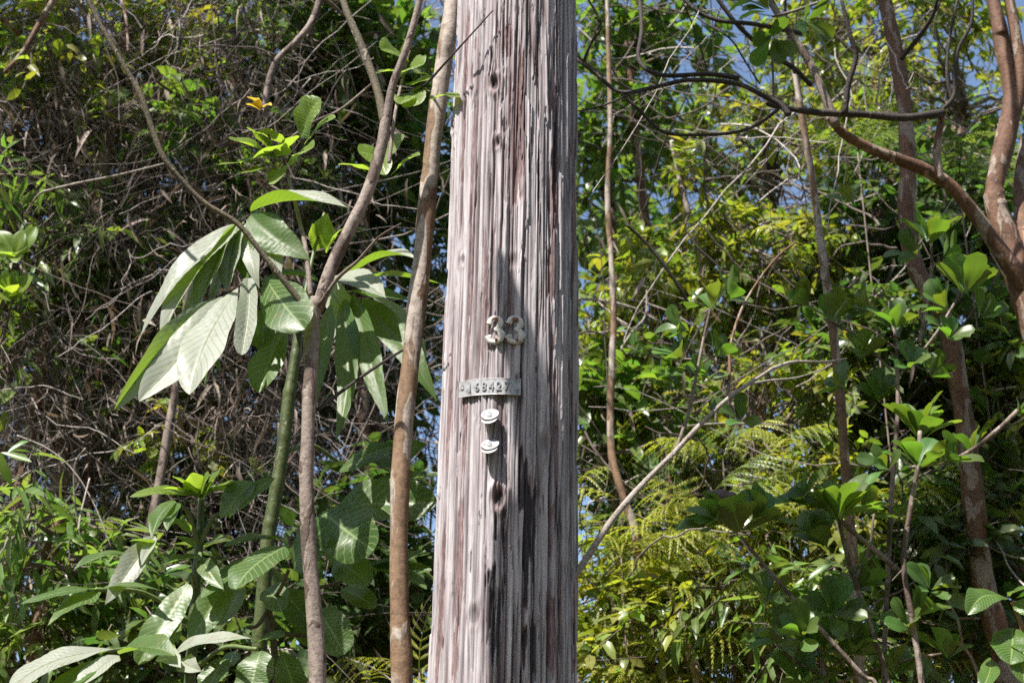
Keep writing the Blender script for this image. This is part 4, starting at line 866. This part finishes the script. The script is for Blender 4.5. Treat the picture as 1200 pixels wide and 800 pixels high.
B_ = 'bush'; T_ = 'tree'
BUSH = [
 # right, upper: green trees with sky between
 ('round_leaf_tree', 'green round leaved tree with open sky gaps just right of the pole top', T_, 'round', 735, 40, 85, 70, 6.4, 14, 101),
 ('round_leaf_tree', 'green round leaved tree lower down beside the hanging pale stem', T_, 'round', 715, 190, 70, 80, 6.8, 13, 102),
 ('round_leaf_tree', 'leafy green tree filling the top right behind the dark branches', T_, 'yellow', 1020, 40, 110, 80, 6.6, 17, 103),
 ('round_leaf_tree', 'bright yellow green tree crown at the top right corner', T_, 'yellow', 1120, 100, 100, 110, 6.2, 19, 104),
 ('yellow_leaf_tree', 'yellowish tree behind the arching dark branch', T_, 'yellow', 900, 190, 100, 90, 6.3, 13, 105),
 ('yellow_leaf_tree', 'yellow leaved bush behind the upper part of the leaning pale branch', T_, 'yellow', 860, 300, 110, 90, 5.9, 24, 106),
 ('yellow_leaf_tree', 'pale yellow bush between the pole and the thin orange stem', B_, 'yellow', 780, 400, 100, 90, 6.4, 20, 107),
 ('dark_leaf_tree', 'dark leafy tree behind the bent brown trunk', T_, 'dark', 1030, 260, 110, 90, 5.9, 22, 108),
 ('dark_leaf_tree', 'dark tree behind the stems at the right edge', T_, 'dark', 1160, 290, 80, 110, 5.7, 20, 109),
 ('dark_leaf_tree', 'dark bush behind the loose glossy bush', B_, 'dark', 1050, 430, 130, 90, 5.4, 26, 110),
 ('round_leaf_bush', 'green bush at the foot of the hanging pale stem', B_, 'round', 720, 510, 60, 50, 5.6, 13, 111),
 ('yellow_leaf_bush', 'yellow green bush behind the lower end of the leaning branch', B_, 'yellow', 890, 500, 120, 70, 5.6, 17, 112),
 ('yellow_leaf_bush', 'yellow green bush right of the bent trunk at mid height', B_, 'yellow', 1170, 480, 70, 80, 5.3, 16, 113),
 ('yellow_leaf_bush', 'yellow green bush low behind the ferns', B_, 'yellow', 800, 690, 130, 80, 5.4, 24, 114),
 ('yellow_leaf_bush', 'yellow green bush behind the fanned dark leaf cluster', B_, 'yellow', 960, 640, 110, 80, 5.5, 16, 115),
 ('dark_leaf_bush', 'dark bush in the lower right corner behind the corrugated leaves', B_, 'dark', 1130, 660, 100, 110, 5.2, 26, 116),
 ('lance_leaf_bush', 'narrow leaved bush at the bottom between the ferns and glossy bush', B_, 'lance', 900, 760, 120, 60, 5.0, 20, 117),
 ('yellow_leaf_bush', 'yellow green bush at the bottom beside the pole', B_, 'yellow', 740, 770, 90, 60, 5.3, 9, 118),
 ('round_leaf_tree', 'far small leaved green tree closing the gap under the arching dark branch', T_, 'round', 800, 190, 90, 90, 8.4, 14, 150),
 ('round_leaf_tree', 'far small leaved tree behind the upper end of the thin orange stem', T_, 'yellow', 950, 120, 100, 110, 8.2, 18, 151),
 ('round_leaf_tree', 'far leafy tree between the brown trunk and the right edge stems', T_, 'dark', 1090, 200, 100, 120, 8.0, 18, 152),
 ('round_leaf_tree', 'far leafy tree seen past the pole at the height of the numerals', T_, 'dark', 740, 340, 90, 110, 8.2, 16, 153),
 # behind the pole and trunks, left of the pole
 ('round_leaf_tree', 'green round leaved tree behind the fork of the grey tree', T_, 'round', 430, 60, 110, 90, 5.8, 24, 120),
 ('round_leaf_tree', 'green tree behind the oval leaf shoot at upper left', T_, 'round', 330, 100, 80, 110, 6.2, 20, 121),
 ('dark_leaf_tree', 'dark tree behind the silver leaves near the orange trunk', T_, 'dark', 440, 230, 100, 90, 6.0, 22, 122),
 ('dark_leaf_tree', 'dark bush between the two slender trunks at mid height', B_, 'dark', 430, 440, 110, 100, 6.6, 18, 123),
 ('dark_leaf_bush', 'dark bush low behind the broad leaved shrub', B_, 'dark', 420, 680, 120, 110, 5.6, 24, 124),
 ('small_leaf_bush', 'sprinkle of small bright leaves in the dead tangle at upper left', B_, 'yellow', 140, 70, 130, 70, 5.2, 13, 160),
 ('small_leaf_bush', 'small leaved green growth left of the drooping silver leaves', B_, 'round', 110, 400, 90, 70, 5.4, 7, 161),
 ('small_leaf_bush', 'small leaved green growth under the grey bent limb', B_, 'round', 270, 220, 80, 60, 5.6, 8, 162),
 ('small_leaf_bush', 'small leaved growth in the hollow behind the green ringed stem', B_, 'yellow', 250, 520, 90, 60, 5.5, 6, 163),
 ('lance_leaf_bush', 'narrow leaved bush going on past the left edge, low', B_, 'lance', -130, 640, 100, 140, 5.2, 18, 170),
 ('dark_leaf_tree', 'dark tree going on past the left edge, halfway up', T_, 'dark', -170, 330, 130, 160, 6.0, 26, 171),
 ('dark_leaf_tree', 'dark tree going on past the left edge near the top', T_, 'dark', -130, 60, 130, 120, 6.2, 20, 172),
 ('dark_leaf_tree', 'dark bush going on past the right edge, low', B_, 'dark', 1310, 620, 110, 150, 5.3, 24, 173),
 ('yellow_leaf_tree', 'yellow green tree going on past the right edge, halfway up', T_, 'yellow', 1330, 330, 120, 150, 5.8, 24, 174),
 ('round_leaf_tree', 'green tree going on past the right edge near the top', T_, 'round', 1320, 60, 120, 120, 6.2, 20, 175),
 # left
 ('round_leaf_tree', 'green leafed tree showing through the tangle at the top left', T_, 'yellow', 60, 50, 100, 70, 6.0, 13, 130),
 ('dark_leaf_tree', 'dark leafed tree at the left edge below the top corner', T_, 'dark', 20, 150, 80, 90, 5.6, 14, 131),
 ('dark_leaf_tree', 'dark leafed tree inside the dead tangle left of the yellow flower', T_, 'dark', 200, 110, 120, 110, 6.4, 16, 132),
 ('lance_leaf_bush', 'narrow leaved light green bush halfway up at the left edge', B_, 'lance', 70, 290, 90, 50, 5.2, 12, 133),
 ('dark_leaf_bush', 'dark bush behind the drooping silver leaves', B_, 'dark', 230, 330, 130, 110, 6.8, 16, 134),
 ('lance_leaf_bush', 'narrow leaved green bush left of the low sapling', B_, 'lance', 60, 640, 80, 80, 4.7, 10, 135),
 ('lance_leaf_bush', 'narrow leaved bush at the very bottom left', B_, 'lance', 60, 770, 110, 50, 4.8, 13, 136),
 ('dark_leaf_bush', 'dark bush behind the low sapling', B_, 'dark', 200, 640, 110, 110, 5.6, 16, 137),
 ('dark_leaf_bush', 'dark bush at the bottom behind the broad leaves', B_, 'dark', 250, 780, 130, 60, 5.0, 18, 138),
 ('dark_leaf_tree', 'dark tree deep in the hollow at the left edge', T_, 'dark', 60, 430, 120, 110, 7.2, 16, 139),
 ('dark_leaf_tree', 'far dark tree behind the green ringed sapling', T_, 'dark', 300, 520, 150, 120, 7.6, 15, 140),
 ('dark_leaf_tree', 'far dark tree seen low to the right of the pole', T_, 'dark', 800, 560, 150, 120, 7.6, 18, 141),
 ('dark_leaf_tree', 'far dark tree behind the yellow bushes', T_, 'dark', 920, 380, 150, 120, 7.6, 18, 142),
 ('dark_leaf_tree', 'far dark tree behind the right edge foliage', T_, 'dark', 1130, 560, 130, 130, 7.2, 18, 143),
]
for nm, lb, ct, kd, px, py, rx, ry, Y, n, sd in BUSH: bush(nm, lb, ct, kd, px, py, rx, ry, Y, n, sd)

# bright broad-leaved sprigs at the left edge
for lb, px, py, Lp, sd in [('small sprig of bright green oval leaves at the left edge, upper one', 18, 300, 40, 1), ('small sprig of bright green oval leaves at the left edge, lower one', 15, 350, 36, 2)]:
    rng = np.random.default_rng(sd); p = at(px, py, 4.3); t = thing('leafy_sprig', lb, 'sprig', p + np.array([-.15, .05, -.4]))
    mb = MB(); tube(mb, [p + np.array([-.15, .05, -.4]), p + np.array([-.03, .02, -.15]), p], [.005, .004, .003], 7, 5, .05); mb.build('stem', M['olive'], t)
    mb = MB(); rosette(mb, p, FA, 9, Lp * mpp(px, py, 4.3), rng, 0, shape='ell'); mb.build('leaf_rosette', M['young'], t)

# unseen crowns added over the seen trunks to shade the thicket
def shade_crown(t, cen, rad, n, seed, kind='round', start=None):
    rng = np.random.default_rng(seed); L, W, dr, nlf, tl, mt = KIND[kind]
    ml = MB(); mw = MB(); leafset(ml, mw, np.array(cen), np.array(rad), rng, n, 9, nlf, L * 1.15, W, dr, tl, trunk=np.array(start if start is not None else cen), tr=.011)
    ml.build('crown', M[mt], t); mw.build('limbs', M['twig'], t)
T_BY = {o.name: o for o in bpy.data.objects}
shade_crown(T_BY['slender_tree'], (-.9, 4.85, 6.35), (1.0, .65, .45), 14, 201, start=at(531, -5, 3.36) + np.array([0, .1, .9]))
shade_crown(T_BY['forked_tree'], (-2.5, 4.8, 6.3), (1.1, .7, .45), 17, 202, start=at(398, -20, 3.3))
shade_crown(T_BY['brown_trunk_tree'], (.9, 5.3, 6.6), (.9, .6, .45), 4, 203, start=at(1035, -5, 4.7) + np.array([0, .1, .9]))
shade_crown(T_BY['multi_stem_tree'], (2.1, 4.3, 5.75), (.9, .8, .45), 7, 204, start=at(1163, -5, 4.3) + np.array([0, .1, .8]))

# ------------------------------------------------------------------ ferns
def frond_mesh(name, mat, seed, npair=9, dead=False):
    """unit frond along +X: arching stalk with paired comb-edged side blades"""
    rng = np.random.default_rng(seed); mb = MB()
    def spine(t): return np.array([t, 0, .28 * t - .42 * t * t - (.25 * t ** 3 if dead else 0)])
    pts = [spine(t) for t in np.linspace(0, 1, 9)]; tube(mb, pts, np.linspace(.010, .003, 9), 5, 2, .02)
    for q in range(npair):
        t0 = .18 + .8 * q / npair; b = spine(t0); ln = .55 * (math.sin(math.pi * (.25 + .72 * (1 - t0)))) * rng.uniform(.85, 1.1)
        for s in (-1, 1):
            d = norm(np.array([.55, s * .85, .12 + rng.uniform(-.15, .15)])); nt_ = 13; u = np.linspace(0, 1, nt_ + 1)
            dro = .95 if not dead else 1.0
            C = b + d * (u * ln)[:, None] - np.array([0, 0, 1]) * (u ** 2 * ln * dro * rng.uniform(.6, 1.2))[:, None]
            side = norm(np.cross(d, [0, 0, 1])); w_ = .028 * np.sin(math.pi * np.clip(u * .88 + .1, 0, 1)) * (1 if not dead else .7)
            for sg in (-1, 1):      # a tooth per step on both sides of the blade
                A0, A1 = C[:-1], C[1:]; tp = (C[:-1] * .35 + C[1:] * .65) + side * (sg * w_[1:])[:, None] - np.array([0, 0, .006]); tq = tp + (C[1:] - C[:-1]) * .45
                V = np.stack([A0, A0 * .25 + A1 * .75, tq, tp], 1).reshape(-1, 3); Q = np.arange(nt_ * 4).reshape(-1, 4)
                if sg < 0: Q = Q[:, ::-1]
                mb.add(V, Q)
    return mb.mesh(name, M[mat])
FM = [frond_mesh('frond_a', 'fern', 1, 6), frond_mesh('frond_b', 'fern', 2, 5), frond_mesh('frond_c', 'ferng', 3, 8), frond_mesh('frond_d', 'fern', 4, 7)]
DM = [frond_mesh('dry_frond_a', 'dry', 7, 9, True), frond_mesh('dry_frond_b', 'dry', 8, 8, True)]
def put_frond(name, me, loc, d, up, size, parent=None):
    o = bpy.data.objects.new(name, me); COL.objects.link(o)
    x = norm(d); y = norm(np.cross(up, x)); z = np.cross(x, y)
    mt = Matrix(((x[0], y[0], z[0], 0), (x[1], y[1], z[1], 0), (x[2], y[2], z[2], 0), (0, 0, 0, 1))).to_quaternion()
    o.rotation_mode = 'QUATERNION'; o.rotation_quaternion = mt; o.scale = (size,) * 3; o.location = loc
    if parent is not None: o.parent = parent; o.location = Vector(loc) - parent.location
    return o
FERN = [('yellow fern arching under the lower end of the leaning branch', 760, 570), ('yellow fern just right of the pole low down', 700, 640), ('yellow fern beside the curled brown leaf', 830, 545), ('fern with long drooping fingers below the leaning branch', 790, 600),
    ('fern in the middle of the bright thicket below the brown leaf', 830, 660), ('fern at the bottom edge nearest the pole', 705, 740), ('fern at the bottom edge under the thicket', 780, 760), ('fern leaning out left of the low glossy bush', 880, 720),
    ('fern under the fanned dark leaf cluster', 930, 660), ('fern behind the upright glossy shrub', 1020, 560), ('yellow fern between the thin orange stem and the leaning branch', 920, 470), ('fern just below the scattered oval leaf twig', 850, 490),
    ('fern at right between the bent trunk and the picture edge', 1175, 560), ('fern at lower right beside the reddish twigs', 1090, 740), ('green fern sprig at the upper right before the bent trunk', 1010, 130), ('green fern sprig near the top right corner', 1130, 170),
    ('pale fern tip behind the pale stem bend', 730, 600), ('fern above the bottom edge in the thicket centre', 840, 770), ('fern to the right of the bottom bushes', 1000, 790), ('fern in the shade left of the orange trunk base', 430, 770), ('small fern at the foot of the slender trunks', 490, 740)]
for q, (lb, px, py) in enumerate(FERN):
    rng = np.random.default_rng(500 + q); Y = 4.75 + .25 * rng.random(); c0 = at(px, py, Y); t = thing('fern', lb, 'fern', c0 + np.array([0, .12, -.1]), 'ferns in the thicket')
    st = MB(); gz = float(terr(c0[0], Y + .3)); tube(st, [np.array([c0[0], Y + .3, gz - .03]), np.array([c0[0] + .03, Y + .2, (gz + c0[2]) / 2]), c0 + np.array([0, .12, -.1])], [.004, .0035, .003], 6, 6, .06, q); st.build('stem', M['twig'], t)
    for k in range(5):
        a = rng.uniform(0, 6.28); d = np.array([math.cos(a), -.55 + .5 * math.sin(a), .15 + .3 * rng.random()]); g_ = 2 if q in (14, 15) else int(rng.choice([0, 1, 3, 2], p=[.3, .3, .25, .15]))
        put_frond('frond', FM[g_], c0 + np.array([0, .12, -.1]), d, np.array([0, -.3, 1.]), rng.uniform(.15, .27), t)

# ------------------------------------------------------------------ masses nobody could count
def box_pts(rng, n, x0, x1, y0, y1, Y0, Y1):
    px = rng.uniform(x0, x1, n); py = rng.uniform(y0, y1, n); Y = rng.uniform(Y0, Y1, n)
    if n > 60:      # drifts and gaps, not an even spread
        m = max(8, n // 28); q = rng.integers(0, m, n); sp_ = rng.uniform(25, 60, m)
        px = rng.uniform(x0, x1, m)[q] + rng.standard_normal(n) * sp_[q]; py = rng.uniform(y0, y1, m)[q] + rng.standard_normal(n) * sp_[q] * 1.3
        Y = np.clip(rng.uniform(Y0, Y1, m)[q] + rng.standard_normal(n) * .22, Y0, Y1)
    return np.array([at(a, b, c_) for a, b, c_ in zip(px, py, Y)])
def vine_mass(rng, S, lmin, lmax, hang, r0, r1, m=14):
    n = len(S); d = norm(rng.standard_normal((n, 3)) * np.array([1, .7, .8]) + np.array([0, 0, -hang])); ln = rng.uniform(lmin, lmax, (n, 1, 1)) / m
    st = np.cumsum(rng.standard_normal((n, m, 3)) * .33, axis=1) * .55 + d[:, None] + rng.standard_normal((n, m, 3)) * .09
    return S[:, None] + np.cumsum(st * ln, axis=1), np.linspace(1, .6, m)[None] * rng.uniform(r0, r1, (n, 1)) * (rng.random((n, 1)) ** 1.5 + .35)
rng = np.random.default_rng(900)
mb = MB()
for args in [(2200, -60, 360, -60, 560, 5.2, 7.2), (500, 300, 560, -40, 640, 5.8, 7.6), (420, -40, 420, 520, 830, 5.0, 6.6)]:
    S = box_pts(rng, *args); Pv, rv = vine_mass(rng, S, .25, 1.1, .9, .0018, .0055); strands(mb, Pv, rv, 4)
S = box_pts(rng, 2400, -60, 380, -60, 560, 4.8, 5.8); Pv, rv = vine_mass(rng, S, .15, .6, .5, .0010, .0026); strands(mb, Pv, rv, 3)
tag(mb.build('vine_tangle', M['vine']), 'dense tangle of dry brown and grey vines filling the left thicket', 'vines', None, 'stuff')
mb = MB()
for args in [(700, 670, 1240, -40, 420, 5.4, 7.4), (650, 670, 1240, 400, 830, 4.9, 6.6), (260, 670, 1240, -40, 830, 4.7, 5.6)]:
    S = box_pts(rng, *args); Pv, rv = vine_mass(rng, S, .25, .95, .3, .0015, .005); strands(mb, Pv, rv, 4)
tag(mb.build('vine_tangle', M['vine']), 'looser web of pale dry twigs running through the right thicket', 'twigs', None, 'stuff')
mb = MB()
for n, x0, x1, y0, y1, Y0, Y1 in [(9500, -60, 360, -60, 620, 5.0, 7.0), (1800, 300, 560, 0, 640, 5.6, 7.4), (1600, 670, 1230, 260, 820, 5.0, 7.0), (1400, -40, 420, 560, 830, 5.0, 6.4)]:
    S = box_pts(rng, n, x0, x1, y0, y1, Y0, Y1); k = len(S); d = rng.standard_normal((k, 3)) * .5 + np.array([0, -.1, -1]); L = rng.uniform(.03, .12, k)
    leaves(mb, S, d, norm(rng.standard_normal((k, 3)) + np.array([-.3, -.8, .3])), L, L * rng.uniform(.05, .17, k), .35, .8, int(rng.integers(1e6)))
for args in [(3000, -60, 340, -60, 520, 4.75, 5.5), (900, 300, 540, -20, 620, 5.2, 6.0)]:
    S = box_pts(rng, *args); k = len(S); d = rng.standard_normal((k, 3)) * .45 + np.array([0, -.15, -1]); L = .02 + .11 * rng.random(k) ** 2.2
    leaves(mb, S, d + .5 * rng.standard_normal((k, 3)), norm(rng.standard_normal((k, 3)) * .8 + np.array([-.5, -.7, .5])), L, L * rng.uniform(.03, .15, k), .6, .9, int(rng.integers(1e6)))
tag(mb.build('dry_foliage', M['dry']), 'withered brown leaves and dead fern scraps hanging all through the thicket', 'dead leaves', None, 'stuff')
# dead fern fronds hanging in the tangle, merged into one mass
def merge_fronds(mes, n, boxes, seed, size, hang):
    rng = np.random.default_rng(seed); mb = MB(); src = []
    for me in mes:
        V = np.zeros(len(me.vertices) * 3, np.float32); me.vertices.foreach_get('co', V); V = V.reshape(-1, 3)
        Q = np.array([p.vertices[:] for p in me.polygons if len(p.vertices) == 4]); src.append((V, Q))
    for q in range(n):
        V, Q = src[q % len(src)]; S = box_pts(rng, 1, *boxes[int(rng.integers(len(boxes)))])[0]
        x = norm(rng.standard_normal(3) * np.array([1, .6, .5]) + np.array([0, -.2, -hang])); y = norm(np.cross(rng.standard_normal(3) * .4 + np.array([0, -.4, 1]), x)); z = np.cross(x, y)
        mb.add((V * rng.uniform(*size)) @ np.stack([x, y, z]) + S, Q)
    return mb
tag(merge_fronds(DM, 150, [(-60, 340, -60, 560, 5.0, 6.4), (-60, 340, -40, 300, 5.0, 6.0), (300, 560, 0, 500, 5.6, 6.8)], 41, (.12, .26), .8).build('dry_foliage', M['dry']), 'grey brown dead fern fronds draped over the left tangle', 'dead ferns', None, 'stuff')
tag(merge_fronds([FM[0], FM[1], FM[3]], 75, [(680, 930, 520, 830, 4.75, 5.4), (680, 930, 560, 830, 4.75, 5.2), (900, 1220, 540, 830, 5.2, 5.9)], 42, (.11, .22), .1).build('fern_undergrowth', M['fern']), 'mass of yellow green fern undergrowth low in the right thicket', 'ferns', None, 'stuff')

# unseen leaf wall added around the camera to cut the sky light: one mass
rng = np.random.default_rng(77)
n = 26000; az = rng.uniform(R(62), R(298), n); rad = 7.5 + 2.5 * rng.random(n) + .8 * np.sin(az * 9); zz = rng.random(n) ** .9 * (9.5 + 1.5 * np.sin(az * 7) + np.sin(az * 17))
Pw = np.stack([np.sin(az) * rad, np.cos(az) * rad, zz], -1); dw = rng.standard_normal((n, 3)) * .6 + np.array([0, 0, -.6])
mb = MB(); leaves(mb, Pw, dw, rng.standard_normal((n, 3)) * .5 + np.stack([-np.sin(az), -np.cos(az), .5 + 0 * az], -1), rng.uniform(.18, .34, n), rng.uniform(.1, .2, n), .2, .3, 5)
tag(mb.build('sky_light_blocker', M['dark']), 'unseen wall of dark leaves added around the camera to cut the sky light', 'wood', None, 'stuff')
